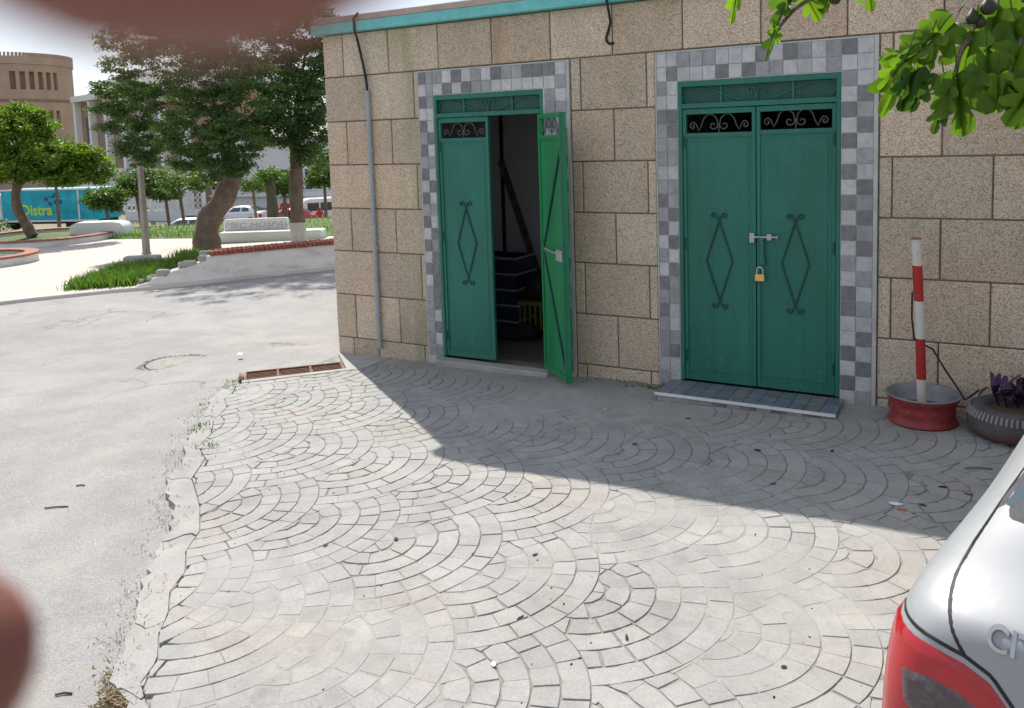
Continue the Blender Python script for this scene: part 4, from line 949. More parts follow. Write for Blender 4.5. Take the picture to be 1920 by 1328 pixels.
        patch('tail_light', 'rear', *[[(sgn*a, h) for a, h in e] for e in LAMP], M['lens'], .007, 22, 12)
        if detail:
            patch('smoked_lens', 'rear', *[[(sgn*a, h) for a, h in e] for e in SMOKE], M['smoke'], .0125, 16, 6, sink=-.004)
            seam('lamp_gap', 'rear', [(sgn*a, h) for a, h in LAMPLINE], .0060, off=-.0035)
            seam('hatch_gap', 'rear', [(sgn*a, h) for a, h in HATCH], .0075, off=-.0050)
        patch('headlight', 'front', [(sgn*.30, .66), (sgn*.60, .68)], [(sgn*.30, .58), (sgn*.62, .57)], M['chrome'], .008, 10, 4)
    patch('rear_bumper', 'rear', [(-.80, .56), (0, .57), (.80, .56)], [(-.78, .30), (0, .28), (.78, .30)], paintm, .03, 30, 6)
    patch('number_plate', 'rear', [(-.26, .70), (.26, .70)], [(-.26, .60), (.26, .60)], M['white'], .012, 8, 3)
    patch('grille', 'front', [(-.28, .56), (.28, .56)], [(-.30, .47), (.30, .47)], M['blackpl'], .008, 10, 3)
    if detail:
        for sgn in (-1, 1):
            P = [(sgn*.72, 2.45, 1.0), (sgn*.84, 2.42, 1.03)]; b = MB(); b.tube(P, .025, 8); b.bbox(min(sgn*.82, sgn*.98), max(sgn*.82, sgn*.98), 2.34, 2.44, .98, 1.11, .03); b.build('wing_mirror', paintm, car, smooth=40)
        vs_, fs_ = text_geo('CITRO\u00cbN', .054, .0022, .0010); V = []
        for v in vs_:
            p, nn = hit('rear', -.478+v.x*1.02, .882+v.y); V.append(p+nn*(.001+v.z+.0022))
        MB().add(V, fs_).build('badge', M['chrome'], car)
        seam('wiper', 'rear', [(.02, 1.08), (.30, 1.12)], .008, off=.02)
    for sx in (-1, 1):
        for wy in (.72, 3.10):
            b = MB(); b.lathe([(.18, -.075), (.27, -.08), (.292, -.06), (.30, -.02), (.30, .02), (.292, .06), (.27, .08), (.18, .075)], 32, (sx*.765, wy, .30), axis='x'); wo = b.build('wheel', M['rubber'], car, smooth=40)
            b = MB(); b.lathe([(.0, .05), (.06, .055), (.10, .045), (.15, .052), (.185, .074), (.19, .06)], 28, (sx*.768 if sx > 0 else sx*.768, wy, .30), axis='x')
            if sx < 0: b.v = [(2*sx*.768-v[0], v[1], v[2]) for v in b.v]
            b.build('hub_cap', M['chrome'], wo, smooth=40)
            b = MB(); b.lathe([(.315, .0), (.345, .0), (.345, -.05)], 32, (sx*.838, wy, .30), axis='x'); b.v = [v for v in b.v]; b.build('wheel_arch', M['blackpl'], car)
    return car
# outlines on the rear, seen square from behind (a = distance from the centre line, h = height)
LAMP = ([(.802, .845), (.75, .848), (.70, .850), (.63, .843), (.585, .825), (.55, .783), (.52, .72)], [(.812, .60), (.78, .60), (.70, .60), (.62, .60), (.58, .60), (.54, .60), (.505, .60)])
SMOKE = ([(.752, .770), (.70, .785), (.64, .783), (.60, .765), (.57, .72)], [(.745, .70), (.70, .68), (.64, .67), (.60, .67), (.57, .68)])
LAMPLINE = [(.812, .858), (.80, .850), (.75, .852), (.70, .854), (.63, .848), (.583, .830), (.547, .787), (.515, .72), (.498, .60)]
HATCH = [(.52, 1.33), (.60, 1.13), (.655, 1.02), (.678, .965), (.682, .937), (.672, .91), (.655, .88), (.632, .85)]
HEAD = R(-12.5)
car_loc = Vector((5.993, -4.498, gz(5.9, -3)+.004))
make_car(M['silver'], 'parked_car', 'silver hatchback parked nose to the wall, its rear left corner in view', 'car', car_loc, HEAD)

# ================================================================== TREES
def leaf_cloud(name, clusters, n, size, mat, parent, seed=0, twigs=26, tw_r=.22, zf=.7):
    """clusters: (centre, rx, ry, rz, weight); leaves sit on twig clumps near the surface of each cluster"""
    rg = np.random.default_rng(seed); W_ = np.array([c[4] for c in clusters], float); W_ /= W_.sum(); P = []; T = []
    for c, wgt in zip(clusters, W_):
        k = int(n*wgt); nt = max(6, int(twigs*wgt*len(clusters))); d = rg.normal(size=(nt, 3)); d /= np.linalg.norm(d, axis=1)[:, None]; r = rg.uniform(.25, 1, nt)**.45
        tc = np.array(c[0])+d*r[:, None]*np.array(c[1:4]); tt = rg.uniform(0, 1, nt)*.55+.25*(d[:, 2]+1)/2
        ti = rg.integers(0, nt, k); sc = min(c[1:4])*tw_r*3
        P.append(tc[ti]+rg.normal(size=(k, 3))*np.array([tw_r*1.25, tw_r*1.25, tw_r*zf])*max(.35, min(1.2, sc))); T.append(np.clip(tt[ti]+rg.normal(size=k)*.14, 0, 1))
    P = np.concatenate(P); T = np.concatenate(T); k = len(P)
    u = rg.normal(size=(k, 3)); u[:, 2] *= .6; u /= np.linalg.norm(u, axis=1)[:, None]; v = rg.normal(size=(k, 3)); v -= (v*u).sum(1)[:, None]*u; v /= np.linalg.norm(v, axis=1)[:, None]; nn = np.cross(u, v)
    s = size*rg.uniform(.6, 1.35, k)[:, None]; a = P-u*s*.5; b = P+u*s*.5; c_ = v*s*.28
    V = np.stack([a, P+c_+nn*s*.10, b, P-c_+nn*s*.10], 1).reshape(-1, 3)
    me = bpy.data.meshes.new(name); me.vertices.add(4*k); me.vertices.foreach_set('co', V.astype(np.float32).ravel())
    me.loops.add(4*k); me.loops.foreach_set('vertex_index', np.arange(4*k, dtype=np.int32)); me.polygons.add(k); me.polygons.foreach_set('loop_start', np.arange(0, 4*k, 4, dtype=np.int32)); me.update(calc_edges=True)
    me.attributes.new('tone', 'FLOAT', 'POINT').data.foreach_set('value', np.repeat(T, 4).astype(np.float32)); me.materials.append(mat)
    return mesh_obj(name, me, parent)
def trunk_mesh(name, path, radii, mat, parent, n=14, knob=.12, seed=1):
    """tapered, knobbly trunk or limb along a path"""
    rr = random.Random(seed); ph = [rr.uniform(0, 6) for _ in range(5)]; P = []; Rr = []; m = len(path)
    for i in range(m-1):
        for u in range(5):
            t_ = u/5; p = Vector(path[i]).lerp(Vector(path[i+1]), t_); P.append(p); Rr.append(radii[i]+(radii[i+1]-radii[i])*t_)
    P.append(Vector(path[-1])); Rr.append(radii[-1])
    for _ in range(2): P = [P[0]]+[(P[i-1]+P[i]*2+P[i+1])/4 for i in range(1, len(P)-1)]+[P[-1]]
    b = MB().tube(P, Rr, n); 
    k = 0; V = []
    for i, p in enumerate(P):
        for q in range(n):
            v = Vector(b.v[k]); a = q/n*6.283; d = (v-p); f = 1+knob*(math.sin(a*3+i*.5+ph[0])*.6+math.sin(a*5-i*.8+ph[1])*.4+math.sin(i*.9+ph[2])*.5); V.append(tuple(p+d*f)); k += 1
    b.v = V+b.v[k:]
    return b.build(name, mat, parent, smooth=60)
def tree(name, label, base, path, radii, bark, clusters, n, size, leaf, seed, group=None, limbs=True, twigs=26, tw_r=.22, zf=.7):
    """clusters given as (px, py, depth, rx_px, ry_px, weight): crown lobes measured along lines of sight, built with real depth"""
    t_ = thing(name, label, 'tree', base, 0, group); B = Vector(base)
    trunk_mesh('trunk', [Vector(p)-B for p in path], radii, bark, t_, seed=seed)
    cl = []
    for (px, py, d, rx, ry, w) in clusters:
        c = at(px, py, d)-B; r_ = rx*d/FPX; cl.append((tuple(c), r_*.95, r_*.95, ry*d/FPX, w))
    if limbs:
        rr = random.Random(seed); top = Vector(path[-1])-B; t2 = Vector(path[-2])-B
        for c in cl[:9]:
            s_ = t2.lerp(top, rr.uniform(.3, 1)); e = Vector(c[0])*.85+top*.15; mid = (s_+e)/2+Vector((rr.uniform(-.1, .1), rr.uniform(-.1, .1), rr.uniform(0, .2)))*(e-s_).length
            trunk_mesh('limb', [s_, mid, e], [radii[-1]*.6, radii[-1]*.38, radii[-1]*.12], bark, t_, 8, .08, seed+3)
    leaf_cloud('crown', cl, n, size, leaf, t_, seed, twigs, tw_r, zf)
    return t_
def gbase(px, d):
    """point on the ground d metres ahead in the direction px"""
    p = at(px, 300, d); return Vector((p.x, p.y, gz(p.x, p.y)))
# big leaning tree
bt = on_ground(388, 474); bt.z = gz(bt.x, bt.y)+.02
D0 = (bt-CAM).dot(AZ)
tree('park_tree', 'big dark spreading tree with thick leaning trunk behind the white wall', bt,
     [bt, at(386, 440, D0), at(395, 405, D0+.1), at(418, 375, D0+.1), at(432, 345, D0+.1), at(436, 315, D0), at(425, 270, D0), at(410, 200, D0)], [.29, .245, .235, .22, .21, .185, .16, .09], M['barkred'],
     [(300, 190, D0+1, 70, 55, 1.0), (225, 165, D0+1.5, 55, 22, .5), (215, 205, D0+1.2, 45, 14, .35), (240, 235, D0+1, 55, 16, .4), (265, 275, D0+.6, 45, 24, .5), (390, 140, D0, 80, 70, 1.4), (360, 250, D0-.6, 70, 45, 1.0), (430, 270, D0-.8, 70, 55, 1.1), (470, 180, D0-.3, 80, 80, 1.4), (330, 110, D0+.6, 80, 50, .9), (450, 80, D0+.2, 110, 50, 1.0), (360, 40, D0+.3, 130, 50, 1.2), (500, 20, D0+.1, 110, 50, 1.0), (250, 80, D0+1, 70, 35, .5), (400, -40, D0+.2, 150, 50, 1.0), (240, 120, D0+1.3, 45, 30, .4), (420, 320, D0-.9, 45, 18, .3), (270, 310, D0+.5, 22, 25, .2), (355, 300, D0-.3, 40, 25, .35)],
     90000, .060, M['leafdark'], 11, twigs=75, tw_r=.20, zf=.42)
# straight tree with lime-washed foot
st = on_ground(560, 458); st.z = gz(st.x, st.y)+.02; D1_ = (st-CAM).dot(AZ)
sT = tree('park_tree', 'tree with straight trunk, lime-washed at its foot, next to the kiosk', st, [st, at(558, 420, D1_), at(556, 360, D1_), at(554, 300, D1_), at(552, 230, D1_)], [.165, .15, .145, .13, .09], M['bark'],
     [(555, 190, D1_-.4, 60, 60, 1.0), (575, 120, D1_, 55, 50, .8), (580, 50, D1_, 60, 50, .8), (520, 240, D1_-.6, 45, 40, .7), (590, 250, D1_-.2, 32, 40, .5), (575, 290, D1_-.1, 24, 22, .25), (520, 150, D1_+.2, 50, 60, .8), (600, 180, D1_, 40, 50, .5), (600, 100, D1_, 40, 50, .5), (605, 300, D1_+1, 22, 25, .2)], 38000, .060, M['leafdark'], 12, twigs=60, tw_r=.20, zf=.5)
trunk_mesh('lime_wash', [Vector((0, 0, .0)), at(558, 418, D1_)-st], [.172, .158], M['barkpale'], sT, 14, .10, 12)
# bright tree in the round planter on the left
pb = on_ground(64, 458); pb.z = gz(pb.x, pb.y)+.2; D2_ = (pb-CAM).dot(AZ)
tree('planter_tree', 'bright green bushy tree with curved trunk in the round planter', pb, [pb, at(50, 425, D2_), at(34, 395, D2_), at(28, 365, D2_), at(36, 340, D2_)], [.14, .125, .115, .11, .09], M['barkred'],
     [(30, 260, D2_, 60, 42, 1.0), (70, 235, D2_+.3, 30, 28, .5), (95, 300, D2_-.2, 55, 32, .9), (20, 315, D2_-.3, 60, 28, .9), (150, 300, D2_+.1, 35, 28, .6), (180, 320, D2_+.2, 30, 26, .45), (130, 330, D2_-.2, 45, 16, .5), (-20, 250, D2_, 55, 45, .8), (35, 215, D2_+.4, 40, 20, .4), (-60, 300, D2_, 60, 50, .8)], 26000, .10, M['leafbright'], 13, twigs=50)
# small park trees farther back
def small(px, py_top, py_base, d, rx, ry, label, seed, leaf='leafmid', n=2600, lean=0, size=.16, bark='bark', r=.10, group='small trees of the park'):
    b0 = gbase(px, d); tb = at(px+lean, py_top+ry*1.5, d)
    tree('small_tree', label, b0, [b0, b0.lerp(tb, .5)+Vector((.05, 0, 0)), tb, at(px+lean, py_top+ry, d)], [r, r*.85, r*.7, r*.45], M[bark],
         [(px+lean, py_top+ry, d, rx, ry, 1.0), (px+lean-rx*.55, py_top+ry*1.25, d-.4, rx*.6, ry*.65, .6), (px+lean+rx*.55, py_top+ry*1.2, d+.3, rx*.6, ry*.7, .6)], n, size, M[leaf], seed, group, True, 30, .26)
small(198, 345, 412, 38, 36, 26, 'small round-headed tree in front of the turquoise truck', 21, lean=0, size=.15)
small(262, 315, 412, 40, 34, 28, 'small tree behind the lamp post', 22, lean=-8)
small(342, 310, 405, 42, 60, 26, 'wide low tree in front of the lattice fence', 23, lean=-8)
small(310, 345, 405, 46, 30, 16, 'thin-crowned little tree just left of the big leaning trunk', 24, n=1400)
small(535, 318, 410, 44, 30, 26, 'small tree between the two big trunks', 25, lean=-3)
small(604, 296, 415, 46, 28, 30, 'small tree against the kiosk corner', 26, lean=4)
small(474, 330, 415, 34, 20, 16, 'slim reddish sapling beside the white car', 27, n=900, bark='barkred', size=.12, r=.07)
small(505, 315, 415, 30, 20, 14, 'grey-trunked tree right of the white car', 28, n=800, size=.12, r=.22)
small(100, 250, 412, 48, 40, 30, 'tree half hidden behind the bright planter tree', 29, n=2000)

# ================================================================== PARK FURNITURE
# low white wall with brick coping, broken off at its left end
A0 = Vector((-6.03, 2.258)); A1 = Vector((-3.2, 6.15)); dv = (A1-A0).normalized(); nv = Vector((-dv.y, dv.x))
LW = (A1-A0).length; lw = thing('low_wall', 'low whitewashed wall with red brick coping, crumbling at its left end', 'wall', (A0.x, A0.y, gz(A0.x, A0.y)-.03), math.atan2(dv.y, dv.x))
b = MB(); TW = .34
prof = [(0, .06), (.18, .10), (.25, .16), (.40, .19), (.55, .24), (.80, .29), (.95, .33), (1.05, .43), (1.3, .435), (2.4, .45), (LW, .47)]
for (u0, h0), (u1, h1) in zip(prof, prof[1:]):
    b.add([(u0, 0, -.2), (u1, 0, -.2), (u1, TW, -.2), (u0, TW, -.2), (u0, .02, h0), (u1, .02, h1), (u1, TW-.02, h1), (u0, TW-.02, h0)], [(0, 1, 5, 4), (1, 2, 6, 5), (2, 3, 7, 6), (3, 0, 4, 7), (4, 5, 6, 7), (0, 3, 2, 1)])
b.build('wall_body', M['whitestain'], lw)
def top_z(u):
    for (u0, h0), (u1, h1) in zip(prof, prof[1:]):
        if u0 <= u <= u1: return h0+(h1-h0)*(u-u0)/(u1-u0)
    return prof[-1][1]
bm_ = None; u = 1.10
while u < LW-.1:
    if not (3.55 < u < 3.66):
        if bm_ is None: bm_ = MB().bbox(0, .062, -.015, TW+.015, 0, .068, .005).mesh('brick', M['brick'])
        o = mesh_obj('brick', bm_, lw, (u, random.uniform(-.006, .006), top_z(u)+.002+random.uniform(-.004, .004))); o.rotation_euler = (0, random.uniform(-.02, .02), random.uniform(-.02, .02))
    u += .070
for k in range(10):
    u = random.uniform(.1, 1.1); s_ = random.uniform(.04, .10); b = MB().bbox(-s_, s_, -s_*.7, s_*.7, 0, s_, .02); b.xf(Matrix.Rotation(random.uniform(0, 3), 4, 'Z')).build('rubble', M['conc'], lw, (u, random.uniform(.05, .28), top_z(u)-.01))
# tall grass tuft and concrete block by the lamp post
pts = []
for _ in range(5200):
    u, v = random.random(), random.random(); p0 = Vector((-7.05, 1.72)).lerp(Vector((-6.1, 2.40)), u); p1 = Vector((-8.9, 4.3)).lerp(Vector((-7.5, 4.6)), u); q = p0.lerp(p1, v*(.75+.25*u)); pts.append((q.x+random.gauss(0, .05), q.y+random.gauss(0, .05), gz(q.x, q.y)+.015))
for _ in range(900): q = Vector((-7.3, 4.3)).lerp(Vector((-8.6, 5.4)), random.random()); pts.append((q.x+random.gauss(0, .15), q.y+random.gauss(0, .15), gz(q.x, q.y)+.015))
blades('grass_patch', pts, .20, .010, M['grass'], 'tall green grass patch growing at the crumbled end of the white wall', 'grass', lean=.8)
cb = on_ground(268, 497)
tag(MB().bbox(-.32, .32, -.12, .12, 0, .16, .02).build('concrete_block', M['conc'], None, (cb.x, cb.y, gz(cb.x, cb.y)+.015)), 'grey concrete block at the foot of the lamp post', 'block').rotation_euler = (0, 0, R(35))
lp = on_ground(275, 478); dl = (lp-CAM).dot(AZ)
po = thing('lamp_post', 'plain grey concrete post standing on the park paving beside the grass patch', 'post', (lp.x, lp.y, gz(lp.x, lp.y)+.015))
b = MB(); b.add([(-.055, -.055, 0), (.055, -.055, 0), (.055, .055, 0), (-.055, .055, 0), (-.045, -.045, 1.85), (.045, -.045, 1.85), (.045, .045, 1.85), (-.045, .045, 1.85)], [(0, 1, 5, 4), (1, 2, 6, 5), (2, 3, 7, 6), (3, 0, 4, 7), (4, 5, 6, 7), (0, 3, 2, 1)]); b.build('shaft', vary('post_concrete', (.27, .25, .215), .25, 4, .9, .3), po)
MB().bbox(-.075, .075, -.075, .075, 0, .04, .01).build('foot', M['conc'], po)
# round planters
def planter(c, r, h, label, n=48):
    t_ = thing('round_planter', label, 'planter', (c[0], c[1], gz(c[0], c[1])+.016), 0, 'round planters of the park')
    b = MB(); b.lathe([(r, -.05), (r, h), (r-.22, h), (r-.22, .0)], n); b.build('planter_wall', M['whitestain'], t_, smooth=30)
    cap = None
    for k in range(n):
        a0, a1 = k/n*6.283+.004, (k+1)/n*6.283-.004; ro, ri = r+.025, r-.24
        if cap is None:
            c_ = MB(); c_.add([(ro*math.cos(a0), ro*math.sin(a0), h+.002), (ro*math.cos(a1), ro*math.sin(a1), h+.002), (ri*math.cos(a1), ri*math.sin(a1), h+.002), (ri*math.cos(a0), ri*math.sin(a0), h+.002), (ro*math.cos(a0), ro*math.sin(a0), h+.045), (ro*math.cos(a1), ro*math.sin(a1), h+.045), (ri*math.cos(a1), ri*math.sin(a1), h+.045), (ri*math.cos(a0), ri*math.sin(a0), h+.045)], [(0, 1, 5, 4), (1, 2, 6, 5), (2, 3, 7, 6), (3, 0, 4, 7), (4, 5, 6, 7), (0, 3, 2, 1)]); cap = c_.mesh('brick', M['redcap'])
        o = mesh_obj('brick', cap, t_); o.rotation_euler = (0, 0, k/n*6.283)
    b = MB(); b.lathe([(r-.221, h-.06), (r*.5, h-.02), (0, h)], 32); b.build('planter_soil', M['lawnbase'], t_)
    return t_
planter((pb.x-.1, pb.y+.35), 1.75, .17, 'wide round planter with red cap under the bright tree')
p2 = on_ground(-45, 500); planter((p2.x, p2.y+.15), 1.0, .17, 'second round planter cut off by the left edge of the photo')
# white bullnose bench block on the lawn edge
wb = on_ground(193, 447); dw = (wb-CAM).dot(AZ)
wbt = thing('park_bench', 'plain white concrete bench with rounded ends on the lawn edge', 'bench', (wb.x, wb.y, gz(wb.x, wb.y)+.03), R(31))
b = MB(); pr = [(-.68+.10*math.cos(a)-.02, .30+.06*math.sin(a)) for a in (math.pi, 2.5, 2.0, math.pi/2)]; 
poly = [(-.70, 0), (.64, 0), (.70, .08), (.68, .26), (.60, .38), (.40, .42), (-.55, .42), (-.68, .36), (-.74, .22)]
b.prism(poly, -.28, .28, fn=lambda x, y, h: (x, h, y)); b.build('bench_block', M['white'], wbt, smooth=50)
# long bench with scrawled writing on its back
bA = on_ground(408, 459); bB = on_ground(600, 449); bd = (bB-bA); bl = bd.length*1.02
gb = thing('park_bench', 'long pale concrete bench with scrawled writing on its white backrest', 'bench', (bA.x, bA.y, gz(bA.x, bA.y)+.016), math.atan2(bd.y, bd.x))
MB().bbox(0, bl, 0, .5, 0, .24, .03).build('seat', vary('pale_green_paint', (.60, .63, .54), .1, 3, .8), gb)
MB().bbox(-.02, bl*.62, .52, .68, 0, .50, .025).build('backrest', M['white'], gb)
vs_, fs_ = text_geo('MBC-MOSPAWI', .225, .001, -.0035); mx = max(v.x for v in vs_); 
MB().add([(bl*.355+v.x*1.08+.25*v.y, .5185-.001-v.z, +.30+v.y*.8+.012*math.sin(v.x*7)) for v in vs_], fs_).build('graffiti', NT('grey_spray').set((.34, .34, .35), .8), gb)
# hedge of flowers by the truck
hp = [sl(26.5+random.uniform(-.4, .4), random.uniform(-18.2, -15.9)) for _ in range(6)]
hd = thing('flower_hedge', 'low flowering hedge at the far left edge of the lawn', 'hedge', sl(26.5, -17))
leaf_cloud('foliage', [((p.x-hd.location.x, p.y-hd.location.y, .2+random.uniform(0, .1)), .7, .7, .3, 1) for p in hp], 2500, .10, M['leafmid'], hd, 31)
leaf_cloud('blossom', [((p.x-hd.location.x, p.y-hd.location.y, .38), .6, .6, .18, 1) for p in hp], 500, .07, M['white'], hd, 32)

# ================================================================== STREET BEYOND THE PARK
def facing(px, d, off=0.0):
    """rotation that turns a thing's local -y side towards the camera, off degrees aside"""
    p = at(px, 300, d); v = Vector((CAM.x-p.x, CAM.y-p.y)); return math.atan2(v.y, v.x)+math.pi/2+R(off)
# turquoise box truck
TD = 55.0; tl, tr_ = at(4, 400, TD), at(184, 400, TD-1.2); tc = (tl+tr_)/2; tdir = (tr_-tl); tln = tdir.length; tz = gz(tc.x, tc.y)
tk = thing('box_truck', 'turquoise box truck with yellow lettering parked along the street', 'truck', (tc.x, tc.y, tz), math.atan2(tdir.y, tdir.x))
topz = at(95, 354, TD).z-tz; botz = at(95, 413, TD).z-tz
tq = NT('truck_turquoise'); n1 = tq.noise(1.2, 4, .6, tq.opos()); tq.set(tq.ramp(n1, [(.3, (.0, .24, .36)), (.55, (.0, .37, .48)), (.75, (.04, .52, .58))]), .35, 0, .4)
MB().bbox(-tln/2, tln/2, 0, 2.3, botz, topz, .04).build('box', tq.m, tk)
MB().box(tln*.30, tln*.30+.10, -.02, -.001, botz, topz).build('door_post', M['farwhite'], tk)
b = MB(); b.box(-tln/2, tln/2, -.03, -.002, topz-.07, topz+.03); b.box(-tln/2, tln/2, -.03, -.002, botz-.06, botz+.05); b.build('rail', M['farwhite'], tk)
b = MB(); b.bbox(-tln/2-1.7, -tln/2-.06, .1, 2.2, .45, topz-.3, .12); b.build('cab', M['carwhite'], tk); MB().box(-tln/2-1.2, -tln/2-.4, .085, .099, topz-1.15, topz-.55).build('cab_window', M['glassdk'], tk)
for wx in (-tln/2-.9, tln*.22, tln*.38):
    for wy in (.15, 2.15):
        b = MB(); b.lathe([(.0, -.14), (.3, -.14), (.46, -.10), (.46, .10), (.3, .14), (0, .14)], 20, (wx, wy, .46), axis='y'); b.build('wheel', M['rubber'], tk, smooth=40)
MB().box(-tln/2, tln/2, .3, 2.0, .55, botz-.001).build('chassis', M['blackpl'], tk)
vs_, fs_ = text_geo('Distra', .95, .004, .022); MB().add([(-tln*.135+v.x*.95, -.008-v.z, botz+.38+v.y) for v in vs_], fs_).build('lettering', NT('lime_print').set((.50, .68, .05), .4), tk)
b = MB(); rr = random.Random(5)
for k in range(9):
    x, z, s_ = rr.uniform(-.2, .9), topz-rr.uniform(.3, 1.0), rr.uniform(.05, .17); b.lathe([(0, -.003), (s_, -.003), (s_, -.001)], 14, (x, 0, z), axis='y')
for k in range(5):
    x, z = rr.uniform(-.1, .6), topz-rr.uniform(.35, .85); b.tube([(x, -.006, z), (x+rr.uniform(.15, .4), -.006, z+rr.uniform(-.25, .25))], .03, 5)
b.build('splash_print', NT('navy_print').set((.0, .08, .20), .4), tk)
# cars and van along the street
def far_car(px, d, off, mat, label, up=0.0):
    p = gbase(px, d); return make_car(M[mat], 'street_car', label, 'car', p+Vector((0, 0, up)), facing(px, d)+R(off), False, 'cars in the street beyond the park')
far_car(492, 60, 62, 'carwhite', 'white car parked behind the graffiti bench', 0)
far_car(398, 52, 80, 'carblue', 'pale blue car half hidden left of the big leaning trunk', -.05)
far_car(140, 45, 78, 'carwhite', 'white car in front of the turquoise truck', 0)
far_car(588, 57, 85, 'carred', 'red car seen between the tree trunks', .15)
VD = 60; vp = gbase(614, VD); van = thing('white_van', 'white minibus with dark window band beside the kiosk corner', 'van', vp+Vector((0, 0, .02)), facing(614, VD, 8))
vt = at(600, 373, VD).z-vp.z-.02
b = MB(); b.prism([(-2.3, .35), (2.4, .35), (2.45, 1.0), (2.35, vt-.08), (2.2, vt), (-1.4, vt), (-1.7, vt-.08), (-2.25, vt*.62), (-2.4, .9)], 0, 1.9, fn=lambda x, y, h: (x, h, y)); b.build('body', M['carwhite'], van, smooth=25)
for x0, x1 in ((-1.55, -.75), (-.65, .45), (.55, 1.3), (1.4, 2.25)): MB().box(x0, x1, -.012, -.001, vt*.56, vt*.86).build('side_window', M['glassdk'], van)
for wx in (-1.5, 1.55):
    b = MB(); b.lathe([(0, -.1), (.2, -.11), (.34, -.08), (.34, .08), (0, .1)], 20, (wx, .02, .34), axis='y'); b.build('wheel', M['rubber'], van, smooth=40)
# lattice fence
FD = 64; f0, f1 = at(236, 400, FD), at(384, 400, FD); fd_ = f1-f0; fl = fd_.length; fz = gz(f0.x, f0.y)
fe = thing('lattice_fence', 'pale pierced concrete lattice fence across the street', 'fence', (f0.x, f0.y, fz), math.atan2(fd_.y, fd_.x))
ft = at(300, 342, FD).z-fz; MB().box(0, fl, -.12, .12, -.3, .55).build('plinth', M['farwhite'], fe)
for k in range(4): MB().bbox(k*fl/3-.12, k*fl/3+.12, -.14, .14, .551, ft, .02).build('pier', M['farwhite'], fe)
for k in range(3):
    b = MB(); x0, x1 = k*fl/3+.12, (k+1)*fl/3-.12; nx_ = 5; ny_ = 5; w_ = (x1-x0)/nx_; h_ = (ft-.6)/ny_
    for i in range(nx_):
        for j in range(ny_):
            cx_, cz_ = x0+(i+.5)*w_, .58+(j+.5)*h_; P = [(cx_+w_*.42*math.cos(a), 0, cz_+h_*.48*math.sin(a)) for a in [q/8*6.283 for q in range(9)]]; b.tube(P, .035, 4, cap=False)
    b.build('lattice_panel', M['farwhite'], fe)
# ---- tan building with round battlemented front
BDp = 95.0; bc = at(18, 300, BDp+7.4); gb_z = -4.0
tb = thing('tan_building', 'tan stone building with round battlemented corner and slit windows', 'building', (bc.x, bc.y, gb_z))
RB = 7.5; rt = at(18, 104, BDp).z-gb_z
wins = []
toc = math.atan2(CAM.y-bc.y, CAM.x-bc.x)
def ang(a): return toc+R(a)        # a grows to the right in the photo
def z_at(py): return at(40, py, BDp).z-gb_z
rowA = (z_at(166), z_at(132)); rowB = (z_at(240), z_at(206))
b = MB(); n = 144
def ringq(a0, a1, z0, z1, r): b.add([(r*math.cos(a0), r*math.sin(a0), z0), (r*math.cos(a1), r*math.sin(a1), z0), (r*math.cos(a1), r*math.sin(a1), z1), (r*math.cos(a0), r*math.sin(a0), z1)], [(0, 1, 2, 3)])
wa = [-4.6, 7.6, 15.2, 22.8, 30.4, 38, 45.6, -20, -27.6, -35.2]; hw = 2.3
cutsA = sorted([a-hw for a in wa]+[a+hw for a in wa]+list(np.arange(-180, 181, 5)))
for a0, a1 in zip(cutsA, cutsA[1:]):
    if a1-a0 < 1e-6: continue
    m_ = (a0+a1)/2; isw = any(abs(m_-a) < hw for a in wa); A0_, A1__ = ang(a0), ang(a1)
    if isw:
        ringq(A0_, A1__, 0, rowB[0], RB); ringq(A0_, A1__, rowB[1], rowA[0], RB); ringq(A0_, A1__, rowA[1], rt, RB)
    else: ringq(A0_, A1__, 0, rt, RB)
for a in wa:
    for (z0, z1) in (rowA, rowB):
        for e in (a-hw, a+hw): q = ang(e); b.add([(RB*math.cos(q), RB*math.sin(q), z0), ((RB-.45)*math.cos(q), (RB-.45)*math.sin(q), z0), ((RB-.45)*math.cos(q), (RB-.45)*math.sin(q), z1), (RB*math.cos(q), RB*math.sin(q), z1)], [(0, 1, 2, 3)])
        for zz in (z0, z1): q0, q1 = ang(a-hw), ang(a+hw); b.add([(RB*math.cos(q0), RB*math.sin(q0), zz), (RB*math.cos(q1), RB*math.sin(q1), zz), ((RB-.45)*math.cos(q1), (RB-.45)*math.sin(q1), zz), ((RB-.45)*math.cos(q0), (RB-.45)*math.sin(q0), zz)], [(0, 1, 2, 3)])
wall_t = b.build('wall', M['tan'], tb)
for a in wa:
    for (z0, z1) in (rowA, rowB):
        q0, q1 = ang(a-hw), ang(a+hw); r_ = RB-.4; MB().add([(r_*math.cos(q0), r_*math.sin(q0), z0), (r_*math.cos(q1), r_*math.sin(q1), z0), (r_*math.cos(q1), r_*math.sin(q1), z1), (r_*math.cos(q0), r_*math.sin(q0), z1)], [(0, 1, 2, 3)]).build('window', M['tan2'], wall_t)
b = MB(); b.lathe([(RB, rt-.9), (RB+.12, rt-.85), (RB+.12, rt), (RB-.3, rt), (0, rt-.2)], 72); b.build('roof_band', M['tan'], tb)
me_ = None
for k in range(120):
    a = k*3.0; q = ang(a)
    if me_ is None: me_ = MB().box(-.3, .12, -.11, .11, 0, .42).mesh('merlon', M['tan'])
    o = mesh_obj('merlon', me_, tb, ((RB)*math.cos(q), (RB)*math.sin(q), rt+.002)); o.rotation_euler = (0, 0, q)
b = MB(); b.lathe([(RB+.02, rowB[1]+1.0), (RB+.10, rowB[1]+1.05), (RB+.10, rowB[1]+1.25), (RB+.02, rowB[1]+1.3)], 72); b.build('string_course', M['tan2'], tb)
